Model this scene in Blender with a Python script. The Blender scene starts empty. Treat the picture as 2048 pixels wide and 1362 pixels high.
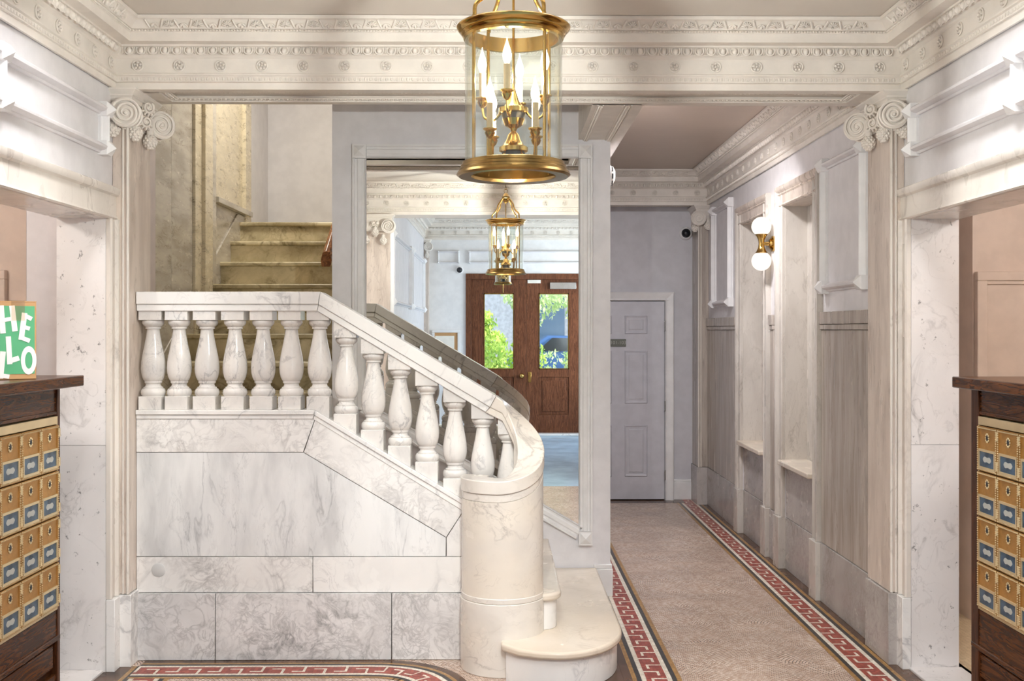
import bpy, bmesh, math, random
from mathutils import Matrix, Vector, Euler
random.seed(7)
PI = math.pi
F = 2130.0; TH = 0.0099; CS, SN = math.cos(TH), math.sin(TH); EYE = 1.6; HOR = 660.0
COL = bpy.context.scene.collection

# ---------- photograph measurements -> places in the room ----------
def P(x, y, Y):
    u = (x - 1024) / F; dx = u * CS + SN; dy = CS - u * SN; t = Y / dy
    return dx * t, EYE + (HOR - y) / F * t
def YX(x, X):
    u = (x - 1024) / F; dx = u * CS + SN; dy = CS - u * SN
    return dy * X / dx
def ZY(y, X, Y):
    return EYE + (HOR - y) * (X * SN + Y * CS) / F
def lin(r, g, b):
    f = lambda c: (c / 255 / 12.92) if c <= 10 else ((c / 255 + .055) / 1.055) ** 2.4
    return (f(r), f(g), f(b), 1)

# ---------- mesh builder ----------
class MB:
    def __init__(s): s.v = []; s.f = []; s.m = []; s.M = None
    def _a(s, p):
        if s.M is not None: p = s.M @ Vector(p)
        s.v.append((p[0], p[1], p[2])); return len(s.v) - 1
    def poly(s, pts, m=0):
        s.f.append([s._a(p) for p in pts]); s.m.append(m); return s
    def box(s, x0, x1, y0, y1, z0, z1, m=0):
        i = [s._a((x, y, z)) for x in (x0, x1) for y in (y0, y1) for z in (z0, z1)]
        for q in ((0, 1, 3, 2), (4, 6, 7, 5), (0, 4, 5, 1), (2, 3, 7, 6), (0, 2, 6, 4), (1, 5, 7, 3)):
            s.f.append([i[k] for k in q]); s.m.append(m)
        return s
    def prism(s, pts, ax, a0, a1, m=0):
        def w(p, a):
            return (p[0], a, p[1]) if ax == 'y' else ((a, p[0], p[1]) if ax == 'x' else (p[0], p[1], a))
        A = [s._a(w(p, a0)) for p in pts]; B = [s._a(w(p, a1)) for p in pts]; n = len(pts)
        s.f += [A[::-1], B]; s.m += [m, m]
        for k in range(n):
            s.f.append([A[k], A[(k + 1) % n], B[(k + 1) % n], B[k]]); s.m.append(m)
        return s
    def lathe(s, prof, c=(0, 0, 0), n=24, m=0, cap=True, a0=0, a1=2 * PI):
        full = abs(a1 - a0 - 2 * PI) < 1e-6; k = n if full else n + 1
        R = []
        for r, z in prof:
            R.append([s._a((c[0] + r * math.cos(a0 + (a1 - a0) * i / n), c[1] + r * math.sin(a0 + (a1 - a0) * i / n), c[2] + z)) for i in range(k)])
        for a, b in zip(R, R[1:]):
            for i in range(n):
                j = (i + 1) % k
                s.f.append([a[i], a[j], b[j], b[i]]); s.m.append(m)
        if cap and full:
            if prof[0][0] > 1e-5: s.f.append(R[0][::-1]); s.m.append(m)
            if prof[-1][0] > 1e-5: s.f.append(R[-1]); s.m.append(m)
        return s
    def tube(s, pts, r, n=8, m=0, closed=False):
        pts = [Vector(p) for p in pts]; N = len(pts); R = []
        rr = r if isinstance(r, (list, tuple)) else [r] * N
        up = None
        for i, p in enumerate(pts):
            d = (pts[(i + 1) % N] - pts[i - 1]) if (closed or 0 < i < N - 1) else (pts[1] - pts[0] if i == 0 else pts[-1] - pts[-2])
            d.normalize()
            if up is None: up = Vector((0, 0, 1)) if abs(d.z) < .9 else Vector((1, 0, 0))
            a = d.cross(up); a.normalize(); b = a.cross(d); up = b
            R.append([s._a(p + rr[i] * (math.cos(2 * PI * k / n) * a + math.sin(2 * PI * k / n) * b)) for k in range(n)])
        for i in range(N if closed else N - 1):
            a, b = R[i], R[(i + 1) % N]
            for k in range(n):
                s.f.append([a[k], a[(k + 1) % n], b[(k + 1) % n], b[k]]); s.m.append(m)
        if not closed: s.f += [R[0][::-1], R[-1]]; s.m += [m, m]
        return s
    def ball(s, c, r, u=8, v=5, m=0, R=None):
        if not isinstance(r, (list, tuple)): r = (r, r, r)
        def w(a, b):
            p = Vector((r[0] * math.cos(a) * math.sin(b), r[1] * math.sin(a) * math.sin(b), r[2] * math.cos(b)))
            if R is not None: p = R @ p
            return s._a(Vector(c) + p)
        rings = [[w(2 * PI * i / u, PI * j / v) for i in range(u)] for j in range(1, v)]
        t, b = w(0, 0), w(0, PI)
        for i in range(u):
            s.f.append([t, rings[0][i], rings[0][(i + 1) % u]]); s.m.append(m)
            s.f.append([b, rings[-1][(i + 1) % u], rings[-1][i]]); s.m.append(m)
        for p, q in zip(rings, rings[1:]):
            for i in range(u):
                s.f.append([p[i], q[i], q[(i + 1) % u], p[(i + 1) % u]]); s.m.append(m)
        return s
    def sweep(s, prof, path, closed=False, m=0, ends=True):
        """profile (offset to the left of the path, z) along a plan path, mitred"""
        N = len(path); pv = [Vector((p[0], p[1])) for p in path]; rows = []
        for i in range(N):
            d0 = (pv[i] - pv[i - 1]).normalized() if (closed or i > 0) else None
            d1 = (pv[(i + 1) % N] - pv[i]).normalized() if (closed or i < N - 1) else None
            if d0 is None: d0 = d1
            if d1 is None: d1 = d0
            n0 = Vector((-d0.y, d0.x)); n1 = Vector((-d1.y, d1.x))
            mm = (n0 + n1).normalized(); k = 1 / max(.2, mm.dot(n0))
            rows.append([s._a((pv[i].x + mm.x * k * p, pv[i].y + mm.y * k * p, z)) for p, z in prof])
        for i in range(N if closed else N - 1):
            a, b = rows[i], rows[(i + 1) % N]
            for k in range(len(prof) - 1):
                s.f.append([a[k], b[k], b[k + 1], a[k + 1]]); s.m.append(m)
        if ends and not closed: s.f += [rows[0], rows[-1][::-1]]; s.m += [m, m]
        return s
    def add(s, o, M=None, m=None):
        b = len(s.v)
        for p in o.v:
            q = M @ Vector(p) if M is not None else Vector(p)
            s._a(q)
        for f, mi in zip(o.f, o.m): s.f.append([i + b for i in f]); s.m.append(mi if m is None else m)
        return s
    def mesh(s, name, mats, ang=35):
        me = bpy.data.meshes.new(name); me.from_pydata(s.v, [], s.f)
        for x in (mats if isinstance(mats, (list, tuple)) else [mats]): me.materials.append(x)
        me.polygons.foreach_set('material_index', s.m)
        bm = bmesh.new(); bm.from_mesh(me)
        bmesh.ops.recalc_face_normals(bm, faces=bm.faces); bm.to_mesh(me); bm.free()
        me.polygons.foreach_set('use_smooth', [True] * len(me.polygons))
        me.set_sharp_from_angle(angle=math.radians(ang)); me.update()
        return me
    def build(s, name, mats, par=None, bev=0, ang=35, seg=2, local=False, loc=None, rot=None):
        return put(name, s.mesh(name, mats, ang), par, bev, seg, local, loc, rot)

def put(name, me, par=None, bev=0, seg=2, local=False, loc=None, rot=None):
    o = bpy.data.objects.new(name, me); COL.objects.link(o)
    if rot is not None: o.rotation_euler = rot
    L = Vector(loc) if loc is not None else Vector((0, 0, 0))
    if par is not None:
        o.parent = par
        if not local: L = L - wloc(par)
    o.location = L
    if bev:
        b = o.modifiers.new('bevel', 'BEVEL'); b.width = bev; b.segments = seg; b.limit_method = 'ANGLE'; b.angle_limit = math.radians(40)
        b.harden_normals = False
    return o
def wloc(o):
    L = Vector(o.location)
    while o.parent is not None: o = o.parent; L += o.location
    return L
GROUPS = {'pilaster': 'marble pilasters with scrolled capitals', 'dome_camera': 'dome security cameras', 'mail_counter': 'mailbox counters', 'pendant_lantern': 'hanging brass lanterns', 'shrub': 'shrubs outside the entrance'}
def thing(name, label, cat, loc=(0, 0, 0), group=None):
    o = bpy.data.objects.new(name, None); COL.objects.link(o); o.location = loc; o.empty_display_size = .1
    o['label'] = label; o['category'] = cat
    group = group or GROUPS.get(name)
    if group: o['group'] = group
    return o
def tag(o, label, cat, group=None):
    o['label'] = label; o['category'] = cat
    if group: o['group'] = group
    return o
def S(o): o['kind'] = 'structure'; return o
def sroot(name, loc=(0, 0, 0)):
    o = bpy.data.objects.new(name, None); COL.objects.link(o); o.location = loc; o['kind'] = 'structure'; return o

# ---------- materials ----------
class NT:
    def __init__(s, name):
        s.mat = bpy.data.materials.new(name); s.mat.use_nodes = True
        s.t = s.mat.node_tree; s.t.nodes.clear()
        s.out = s.t.nodes.new('ShaderNodeOutputMaterial')
    def n(s, ty, ins=None, **kw):
        nd = s.t.nodes.new(ty)
        for k, v in kw.items(): setattr(nd, k, v)
        for k, v in (ins or {}).items():
            if isinstance(v, bpy.types.NodeSocket): s.t.links.new(v, nd.inputs[k])
            else: nd.inputs[k].default_value = v
        return nd
    def math(s, op, a, b=0.0, clamp=False):
        nd = s.n('ShaderNodeMath', {0: a, 1: b}, operation=op); nd.use_clamp = clamp; return nd.outputs[0]
    def mix(s, f, a, b):
        nd = s.n('ShaderNodeMix', data_type='RGBA'); nd.clamp_factor = True
        for i, v in ((0, f), (6, a), (7, b)):
            if isinstance(v, bpy.types.NodeSocket): s.t.links.new(v, nd.inputs[i])
            else: nd.inputs[i].default_value = v
        return nd.outputs[2]
    def vmath(s, op, a, b):
        return s.n('ShaderNodeVectorMath', {0: a, 1: b}, operation=op).outputs[0]
    def rng(s, v, a, b, c=0., d=1.):
        return s.n('ShaderNodeMapRange', {0: v, 1: a, 2: b, 3: c, 4: d}, interpolation_type='SMOOTHSTEP').outputs[0]
    def coords(s, scale=(1, 1, 1), rot=(0, 0, 0), rnd=True):
        tc = s.n('ShaderNodeTexCoord').outputs['Object']
        if rnd:
            r = s.n('ShaderNodeObjectInfo').outputs['Random']
            cv = s.n('ShaderNodeCombineXYZ', {0: s.math('MULTIPLY', r, 37.), 1: s.math('MULTIPLY', r, 17.), 2: s.math('MULTIPLY', r, 53.)})
            tc = s.vmath('ADD', tc, cv.outputs[0])
        return s.n('ShaderNodeMapping', {'Vector': tc, 'Rotation': rot, 'Scale': scale}).outputs[0]
    def noise(s, vec, scale, detail=4, rough=.55, dist=0.):
        return s.n('ShaderNodeTexNoise', {'Vector': vec, 'Scale': scale, 'Detail': detail, 'Roughness': rough, 'Distortion': dist}).outputs[0]
    def bsdf(s, col, rough=.5, metal=0., bump=None, bstr=.2, bdist=.002, **kw):
        b = s.n('ShaderNodeBsdfPrincipled', {'Base Color': col, 'Roughness': rough, 'Metallic': metal})
        for k, v in kw.items(): b.inputs[k.replace('_', ' ')].default_value = v
        if bump is not None:
            bn = s.n('ShaderNodeBump', {'Strength': bstr, 'Distance': bdist, 'Height': bump})
            s.t.links.new(bn.outputs[0], b.inputs['Normal'])
        s.t.links.new(b.outputs[0], s.out.inputs[0]); return s.mat

def plain(name, col, rough=.5, metal=0., var=.04, bump=.1, sc=9.):
    t = NT(name); c = t.coords(rnd=False); nz = t.noise(c, sc, 5)
    dk = tuple(x * (1 - 2.2 * var) for x in col[:3]) + (1,)
    fine = t.noise(c, 140., 3)
    return t.bsdf(t.mix(t.rng(nz, .3, .7), dk, col), rough, metal, fine, bump, .0015)

def marble(name, base, vein, vs=2., vw=.035, amt=.7, cloud=.1, stretch=(1, 1, 1), rot=(0, 0, 0), speck=0., spt=.62, brec=0., bs=9., rough=.22, tint=None, spec=.4):
    t = NT(name); c = t.coords(stretch, rot)
    warp = t.n('ShaderNodeTexNoise', {'Vector': c, 'Scale': vs * 1.1, 'Detail': 3.}).outputs[1]
    cw = t.vmath('ADD', c, t.vmath('MULTIPLY', t.vmath('SUBTRACT', warp, (.5, .5, .5)), (.55 / vs, .55 / vs, .55 / vs)))
    def ridge(sc, w, d=.7):
        n = t.noise(cw, sc, 7, .55, d)
        a = t.math('DIVIDE', t.math('ABSOLUTE', t.math('SUBTRACT', n, .5)), w)
        return t.math('POWER', t.math('SUBTRACT', 1., a, True), 1.6)
    mask = t.rng(t.noise(c, vs * .9, 3), .42, .64)
    v1 = t.math('MULTIPLY', ridge(vs, vw), mask)
    v2 = t.math('MULTIPLY', ridge(vs * 3.3, vw * 1.0, 1.2), t.rng(t.noise(c, vs * 1.7, 3), .45, .65))
    v = t.math('ADD', t.math('MULTIPLY', v1, amt), t.math('MULTIPLY', v2, amt * .55), True)
    if brec:
        e = t.math('MAXIMUM', ridge(bs * .45, .05, 1.5), t.math('MULTIPLY', ridge(bs * 1.1, .07, 1.), .8))
        e = t.math('MULTIPLY', e, t.rng(t.noise(c, vs * 1.3, 4), .36, .6))
        v = t.math('ADD', v, t.math('MULTIPLY', e, brec), True)
    cl = t.math('MULTIPLY', t.rng(t.noise(cw, vs * .8, 6), .35, .7), cloud)
    col = t.mix(cl, base, vein)
    if tint is not None: col = t.mix(t.math('MULTIPLY', t.rng(t.noise(c, vs * .5, 3), .45, .7), .55), col, tint)
    col = t.mix(v, col, vein)
    if speck:
        sp = t.noise(c, 26., 5, .7); col = t.mix(t.math('MULTIPLY', t.rng(sp, spt, spt + .07), speck), col, tuple(x * .35 for x in vein[:3]) + (1,))
    fine = t.noise(c, 60., 4)
    return t.bsdf(col, t.rng(t.noise(c, 5., 3), .2, .8, rough * .8, rough * 1.5), 0., fine, .05, .001, Specular_IOR_Level=spec)

def wood(name, a, b, scale=(14, 14, 1.2), rough=.35):
    t = NT(name); c = t.coords(scale)
    n1 = t.noise(c, 2.2, 6, .6, .9); n2 = t.noise(c, 9., 3)
    w = t.math('FRACT', t.math('MULTIPLY', n1, 5.))
    g = t.math('ADD', t.math('MULTIPLY', t.rng(w, .1, .95), .7), t.math('MULTIPLY', n2, .35), True)
    return t.bsdf(t.mix(g, a, b), rough, 0., g, .12, .001, Specular_IOR_Level=.18)

def emit(name, col, st):
    t = NT(name); e = t.n('ShaderNodeEmission', {'Color': col, 'Strength': st})
    t.t.links.new(e.outputs[0], t.out.inputs[0]); return t.mat

def thin_glass(name, tint=(1, 1, 1, 1), amt=.10, edge=.55, pw=3.):
    t = NT(name)
    tr = t.n('ShaderNodeBsdfTransparent', {'Color': tint}); gl = t.n('ShaderNodeBsdfGlossy', {'Roughness': .02})
    fr = t.n('ShaderNodeLayerWeight', {'Blend': .25}).outputs['Facing']
    f = t.math('ADD', t.math('MULTIPLY', t.math('POWER', fr, pw), edge), amt * .45, True)
    mx = t.n('ShaderNodeMixShader', {0: f, 1: tr.outputs[0], 2: gl.outputs[0]})
    t.t.links.new(mx.outputs[0], t.out.inputs[0]); return t.mat

M = {}
M['cream'] = plain('cream_plaster', lin(233, 226, 217), .5)
M['ceil'] = plain('ceiling_paint', lin(214, 206, 196), .45, var=.03, sc=2.)
M['lilac'] = plain('pale_grey_paint', lin(222, 219, 220), .5)
M['grey'] = plain('grey_wall_paint', lin(204, 203, 208), .5)
M['white'] = plain('white_trim_paint', lin(232, 231, 231), .4)
M['beige'] = plain('beige_paint', lin(222, 205, 191), .5)
M['lav'] = plain('mauve_paint', lin(196, 184, 180), .5)
M['door'] = plain('grey_door_paint', lin(202, 202, 209), .45)
M['mwp'] = plain('mirror_wall_paint', lin(226, 224, 227), .5)
M['cceil'] = plain('corridor_ceiling_paint', lin(184, 166, 150), .3, var=.05, sc=1.5)
M['marb'] = marble('white_marble', lin(236, 234, 231), lin(140, 139, 142), 2.6, .03, .55, .16, (1, 1, .8), (0, .5, 0), rough=.2, spec=.35)
M['marb2'] = marble('veined_marble', lin(237, 235, 232), lin(150, 147, 146), 2.2, .035, .6, .2, brec=.5, bs=10., rough=.2)
M['brec'] = marble('clouded_marble', lin(228, 226, 225), lin(150, 148, 148), 3., .04, .5, .38, brec=.6, bs=14., rough=.2)
M['pan'] = marble('grey_streaked_marble', lin(232, 232, 231), lin(146, 148, 150), 4.2, .03, .55, .45, (1.7, 1, .5), (0, .5, 0), rough=.18)
M['bal'] = marble('baluster_marble', lin(230, 226, 221), lin(142, 141, 144), 7., .03, .6, .3, (1, 1, .6), (0, .4, 0), rough=.14, spec=.45)
M['jamb'] = marble('speckled_marble', lin(230, 226, 224), lin(120, 114, 110), 2.4, .03, .5, .16, (1, 1, .8), (.6, .5, 0), speck=.7, rough=.3)
M['pil'] = marble('warm_marble', lin(214, 201, 189), lin(150, 134, 122), 7., .03, .5, .4, (2.2, 2.2, .4), rough=.28)
M['case'] = marble('casing_marble', lin(226, 219, 210), lin(160, 148, 138), 3., .03, .5, .25, (1, 1, .5), rough=.28)
M['ccase'] = marble('grey_casing_marble', lin(204, 198, 190), lin(140, 130, 120), 4., .03, .5, .35, (1.4, 1.4, .5), speck=.25, rough=.25)
M['dado'] = marble('dado_marble', lin(186, 176, 166), lin(118, 106, 96), 8., .04, .6, .45, (2.5, 2.5, .22), rough=.2)
M['plin'] = marble('plinth_marble', lin(186, 180, 176), lin(132, 126, 121), 3., .04, .5, .5, brec=.5, bs=16., rough=.2)
M['step'] = marble('worn_tread_marble', lin(222, 212, 198), lin(168, 152, 134), 2., .03, .3, .3, rough=.2, tint=lin(214, 196, 170))
M['drum'] = marble('drum_marble', lin(222, 216, 208), lin(150, 141, 134), 3.2, .03, .55, .25, (1, 1, 1.3), (.7, .3, 0), rough=.2, tint=lin(226, 215, 198))
M['olive'] = marble('stained_marble', lin(210, 196, 162), lin(104, 90, 58), 3., .06, .7, .6, brec=.25, bs=6., rough=.25, tint=lin(132, 116, 78))
M['olive2'] = marble('yellowed_marble', lin(192, 184, 170), lin(108, 98, 84), 5., .03, .7, .45, (1, .8, 3.2), (.25, 0, 0), rough=.2)
M['bright'] = marble('pale_yellow_marble', lin(210, 198, 172), lin(98, 86, 70), 6., .035, .9, .15, (1, .9, 3.), (.25, 0, 0), rough=.22)
M['oak'] = wood('dark_oak', lin(50, 26, 12), lin(100, 58, 30), (3, 3, 22))
M['oaky'] = wood('dark_oak_long_grain', lin(38, 19, 8), lin(96, 56, 28), (16, 1.6, 16), .25)
M['oakz'] = wood('dark_oak_upright', lin(38, 19, 8), lin(90, 50, 26), (16, 16, 1.5))
M['maho'] = wood('mahogany', lin(72, 42, 28), lin(124, 78, 54), (18, 18, 1.5), .3)
M['rail'] = wood('handrail_wood', lin(96, 56, 28), lin(168, 108, 60), (10, 2, 10), .25)
M['brass'] = plain('polished_brass', lin(204, 168, 98), .15, 1., .08, .02)
M['brassd'] = plain('aged_brass', lin(156, 126, 76), .24, 1., .12, .05)
M['brassm'] = plain('mailbox_brass', lin(190, 142, 78), .42, .55, .10, .12, 30)
M['brassl'] = plain('pale_brass', lin(226, 204, 160), .3, .6, .05, .05)
M['dark'] = plain('black_glass', (.015, .016, .02, 1), .12)
M['blk'] = plain('black_metal', (.03, .03, .03, 1), .4)
M['chrome'] = plain('brushed_steel', (.6, .6, .6, 1), .25, 1.)
M['candle'] = plain('candle_sleeve', lin(236, 206, 160), .5)
M['bulb'] = emit('lit_bulb', (1, .86, .64, 1), 2.2)
M['globe'] = emit('lit_opal_globe', (1, .85, .70, 1), .52)
M['glass'] = thin_glass('clear_glass', (.96, .985, .975, 1), .09, .95, 2.2)
M['pane'] = thin_glass('window_glass', (.98, 1, .99, 1), .06)
M['mirror'] = plain('silvered_mirror', (.93, .94, .93, 1), .0, 1., 0, 0)
M['blue'] = plain('sky_tinted_mail_glass', lin(66, 92, 114), .08, 0., .25, 0, 20)  # sky reflection in the mailbox panes painted as a flat blue base colour
M['etch'] = plain('etched_label', lin(176, 178, 172), .4)
M['cardb'] = plain('cardboard', lin(196, 152, 104), .7)
M['green'] = plain('green_print', lin(84, 168, 118), .5, var=.02)
M['print'] = plain('white_print', lin(240, 232, 228), .5, var=.01)
M['tape'] = plain('packing_tape', lin(222, 200, 164), .15)
M['tape'] = thin_glass('clear_packing_tape', (.97, .93, .84, 1), .3)
M['plaque'] = plain('grey_plaque', lin(104, 106, 98), .35, .3)
M['plq'] = plain('plaque_lettering', lin(170, 172, 164), .4)
M['paper'] = plain('paper', lin(236, 232, 222), .7)
M['leaf'] = None

def leafmat(name, a, b):
    t = NT(name); c = t.coords(rnd=False); n = t.noise(c, 3., 4)
    bs = t.n('ShaderNodeBsdfPrincipled', {'Base Color': t.mix(t.rng(n, .35, .65), a, b), 'Roughness': .6})
    tl = t.n('ShaderNodeBsdfTranslucent', {'Color': b})
    mx = t.n('ShaderNodeMixShader', {0: .35, 1: bs.outputs[0], 2: tl.outputs[0]})
    t.t.links.new(mx.outputs[0], t.out.inputs[0]); return t.mat
M['leaf'] = leafmat('shrub_leaves', lin(84, 128, 40), lin(204, 222, 110))
M['leaf2'] = leafmat('tree_leaves', lin(126, 162, 92), lin(224, 232, 176))
M['bark'] = plain('bark', lin(92, 76, 60), .8, var=.2)

def mosaic():
    t = NT('mosaic_field'); c0 = t.coords(rnd=False)
    wv = t.n('ShaderNodeTexNoise', {'Vector': c0, 'Scale': 1.7, 'Detail': 2.}).outputs[1]
    c = t.vmath('ADD', c0, t.vmath('MULTIPLY', t.vmath('SUBTRACT', wv, (.5, .5, .5)), (.2, .2, 0)))
    sx = t.n('ShaderNodeSeparateXYZ', {0: c})
    # overlapping fans of small tesserae laid in arcs
    def fan(ox, oy):
        fx = t.math('SUBTRACT', t.math('FRACT', t.math('ADD', t.math('DIVIDE', sx.outputs[0], .34), ox)), .5)
        fy = t.math('FRACT', t.math('ADD', t.math('DIVIDE', sx.outputs[1], .34), oy))
        X = t.math('MULTIPLY', fx, .34); Y = t.math('MULTIPLY', t.math('SUBTRACT', fy, -.1), .34)
        r = t.math('SQRT', t.math('ADD', t.math('MULTIPLY', X, X), t.math('MULTIPLY', Y, Y)))
        a = t.math('ARCTAN2', X, Y)
        return r, a
    r, a = fan(0., 0.)
    nz = t.noise(c, 9., 3)
    row = t.math('ADD', t.math('DIVIDE', r, .0135), t.math('MULTIPLY', nz, 1.1))
    al = t.math('ADD', t.math('DIVIDE', t.math('MULTIPLY', a, t.math('MULTIPLY', t.math('FLOOR', row), .0135)), .02), t.math('MULTIPLY', t.math('FLOOR', row), .37))
    def line(v, w):
        f = t.math('ABSOLUTE', t.math('SUBTRACT', t.math('FRACT', v), .5))
        return t.rng(f, .5 - w, .5 - w * .35)
    g = t.math('MAXIMUM', line(row, .16), line(al, .09))
    id_ = t.n('ShaderNodeCombineXYZ', {0: t.math('FLOOR', row), 1: t.math('FLOOR', al)})
    wn = t.n('ShaderNodeTexWhiteNoise', {'Vector': id_.outputs[0]}).outputs[0]
    big = t.rng(t.noise(c, 1.6, 4), .3, .7)
    col = t.mix(wn, lin(188, 160, 142), lin(222, 202, 186))
    col = t.mix(t.math('MULTIPLY', big, .35), col, lin(150, 126, 112))
    col = t.mix(t.math('MULTIPLY', g, t.rng(t.noise(c0, 3., 4), .35, .65, .55, 1.)), col, lin(58, 42, 34))
    h = t.math('SUBTRACT', t.math('MULTIPLY', wn, .3), g)
    return t.bsdf(col, .26, 0., h, .12, .002)
M['mosaic'] = mosaic()
def tess(name, a, b, rough=.28, sc=95):
    t = NT(name); c = t.coords(rnd=False)
    vo = t.n('ShaderNodeTexVoronoi', {'Vector': c, 'Scale': sc * .6, 'Randomness': .35})
    e = t.n('ShaderNodeTexVoronoi', {'Vector': c, 'Scale': sc * .6, 'Randomness': .35}, feature='DISTANCE_TO_EDGE').outputs[0]
    g = t.math('SUBTRACT', 1., t.rng(e, 0., .09))
    sp = t.n('ShaderNodeSeparateXYZ', {0: vo.outputs['Color']}).outputs[0]
    col = t.mix(sp, a, b); col = t.mix(t.math('MULTIPLY', g, .5), col, tuple(x * .35 for x in a[:3]) + (1,))
    return t.bsdf(col, rough, 0., e, .05, .001)
M['t_red'] = tess('red_tesserae', lin(128, 52, 42), lin(166, 78, 62))
M['t_white'] = tess('ivory_tesserae', lin(206, 194, 176), lin(230, 222, 208))
M['t_black'] = tess('black_tesserae', lin(34, 32, 32), lin(58, 54, 52))
M['t_ochre'] = tess('ochre_tesserae', lin(138, 100, 52), lin(172, 132, 76))
M['t_brown'] = marble('brown_floor_marble', lin(104, 74, 54), lin(50, 38, 32), 8., .08, .7, .7, brec=.4, bs=18., rough=.2)
M['penny'] = tess('penny_tile', lin(206, 186, 152), lin(222, 204, 172), .3, 75)
M['vfloor'] = plain('sky_tinted_floor', lin(172, 200, 222), .2, 0., .12, .15, 3.)  # blue of the reflected sky is put into the floor colour
M['pave'] = plain('pavement', lin(150, 148, 142), .8, var=.1)
M['brick'] = plain('stone_facade', lin(142, 144, 150), .8, var=.12)
M['fwin'] = plain('far_window', lin(66, 84, 104), .2)
M['car'] = plain('car_paint', lin(48, 78, 120), .2, .2)

# =====================================================================
# plan of the place
# =====================================================================
XL, XR = -1.85, 1.93          # lobby side walls
PL, PR = -1.77, 1.86          # pilaster inner faces
YB0, YB1 = 5.08, 5.41         # front beam
YS = 5.178                    # stair side wall
YM = 6.40                     # mirror wall
XM0, XM1 = -1.016, .655
XC = 1.90                     # corridor right wall
YP, YE = 9.76, 10.04          # corridor end pilaster/beam and end wall
YR0, YR1 = 1.87, 2.20         # rear beam
XV0, XV1 = -1.17, 1.93        # vestibule
YD = -3.5                     # entrance wall
XW = -2.10                    # stairwell left wall
YW = 9.60
ZB = 2.744; ZC = 3.056; ZT = 4.3

# ---------- floors ----------
fl = MB()
fl.poly([(-2.2, YR0, 0), (2.2, YR0, 0), (2.2, YE + .1, 0), (-2.2, YE + .1, 0)], 0)
def smooth_path(pts, rad, step=.03):
    """polyline with rounded corners, resampled"""
    out = [Vector(pts[0])]
    for i in range(1, len(pts) - 1):
        a, b, c = Vector(pts[i - 1]), Vector(pts[i]), Vector(pts[i + 1])
        r = rad[i] if isinstance(rad, (list, tuple)) else rad
        p = b + (a - b).normalized() * r; q = b + (c - b).normalized() * r
        if r < 1e-4: out.append(b); continue
        for k in range(9):
            t = k / 8; out.append((1 - t) ** 2 * p + 2 * t * (1 - t) * b + t * t * q)
    out.append(Vector(pts[-1])); return out
def resample(pts, step):
    L = [0]
    for a, b in zip(pts, pts[1:]): L.append(L[-1] + (b - a).length)
    n = max(2, int(round(L[-1] / step))); out = []; k = 0
    for i in range(n + 1):
        d = L[-1] * i / n
        while k < len(L) - 2 and L[k + 1] < d: k += 1
        t = (d - L[k]) / max(1e-9, L[k + 1] - L[k]); out.append(pts[k].lerp(pts[k + 1], t))
    return out
FW = {(0, r) for r in range(4)} | {(8, r) for r in range(1, 5)} | {(k, 3) for k in range(12, 16)} | {(k, 1) for k in range(4, 8)}
FR = [.034, .0575, .070, .0935, .106, .130]
def border(pts, side, rad=0., z=.0008, margin=.10):
    """pts = the line of the outer black band; side +1: the field lies to the left of travel"""
    pp = resample(smooth_path(pts, rad), .0123); n = len(pp); N = []
    for i in range(n):
        d = (pp[min(i + 1, n - 1)] - pp[max(i - 1, 0)]).normalized(); N.append(Vector((-d.y, d.x)) * side)
    # corners: use mitred normals
    def strip(o0, o1, m, i, zz):
        a, b = i, i + 1
        q = [pp[a] + N[a] * o0, pp[b] + N[b] * o0, pp[b] + N[b] * o1, pp[a] + N[a] * o1]
        fl.poly([(p.x, p.y, zz) for p in q], m)
    for i in range(n - 1):
        strip(-margin, -.03, 5, i, z); strip(-.03, -.01, 4, i, z); strip(-.01, .012, 3, i, z)
        strip(.012, .034, 2, i, z)
        for r in range(5):
            strip(FR[r], FR[r + 1], 2 if (i % 16, r) in FW else 1, i, z)
        strip(.13, .152, 2, i, z); strip(.152, .174, 3, i, z); strip(.174, .196, 4, i, z); pass
border([(1.815, YE), (1.815, 2.3)], -1, margin=.12)
border([(-1.72, 2.3), (-1.72, 5.085)], -1, margin=.14)
border([(-1.72 + .0, 5.098), (-.30, 5.098), (-.10, 4.42), (.32, 4.38), (.63, 4.66), (.63, YE)], -1, [0, .32, .25, .25, .22, 0], z=.0012, margin=.07)
fl.poly([(.06, 4.5, .0004), (.63, 4.6, .0004), (.63, 6.6, .0004), (.0, 6.6, .0004)], 5)
fl.poly([(.6, YE - .2, .0016), (1.7, YE - .2, .0016), (1.7, YE + .05, .0016), (.6, YE + .05, .0016)], 5)
S(fl.build('floor', [M['mosaic'], M['t_red'], M['t_white'], M['t_black'], M['t_ochre'], M['t_brown'], M['t_white']]))
S(MB().box(XV0 - .1, XV1 + .1, YD - .3, YR0, -.05, 0).build('floor_vestibule', M['vfloor']))
S(MB().box(-4.3, -2.08, -1.6, 6.2, -.05, 0).build('floor_left_room', M['penny']))
S(MB().box(2.157, 4.3, -1.6, 6.2, -.05, 0).build('floor_right_room', M['penny']))
for nm, x0, x1 in (('trim_1', -2.09, -1.86), ('trim_2', 1.92, 2.17)):
    S(MB().box(x0, x1, 2.5, 5.0, -.02, .012).build(nm, M['jamb'], bev=.004))   # marble thresholds

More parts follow.
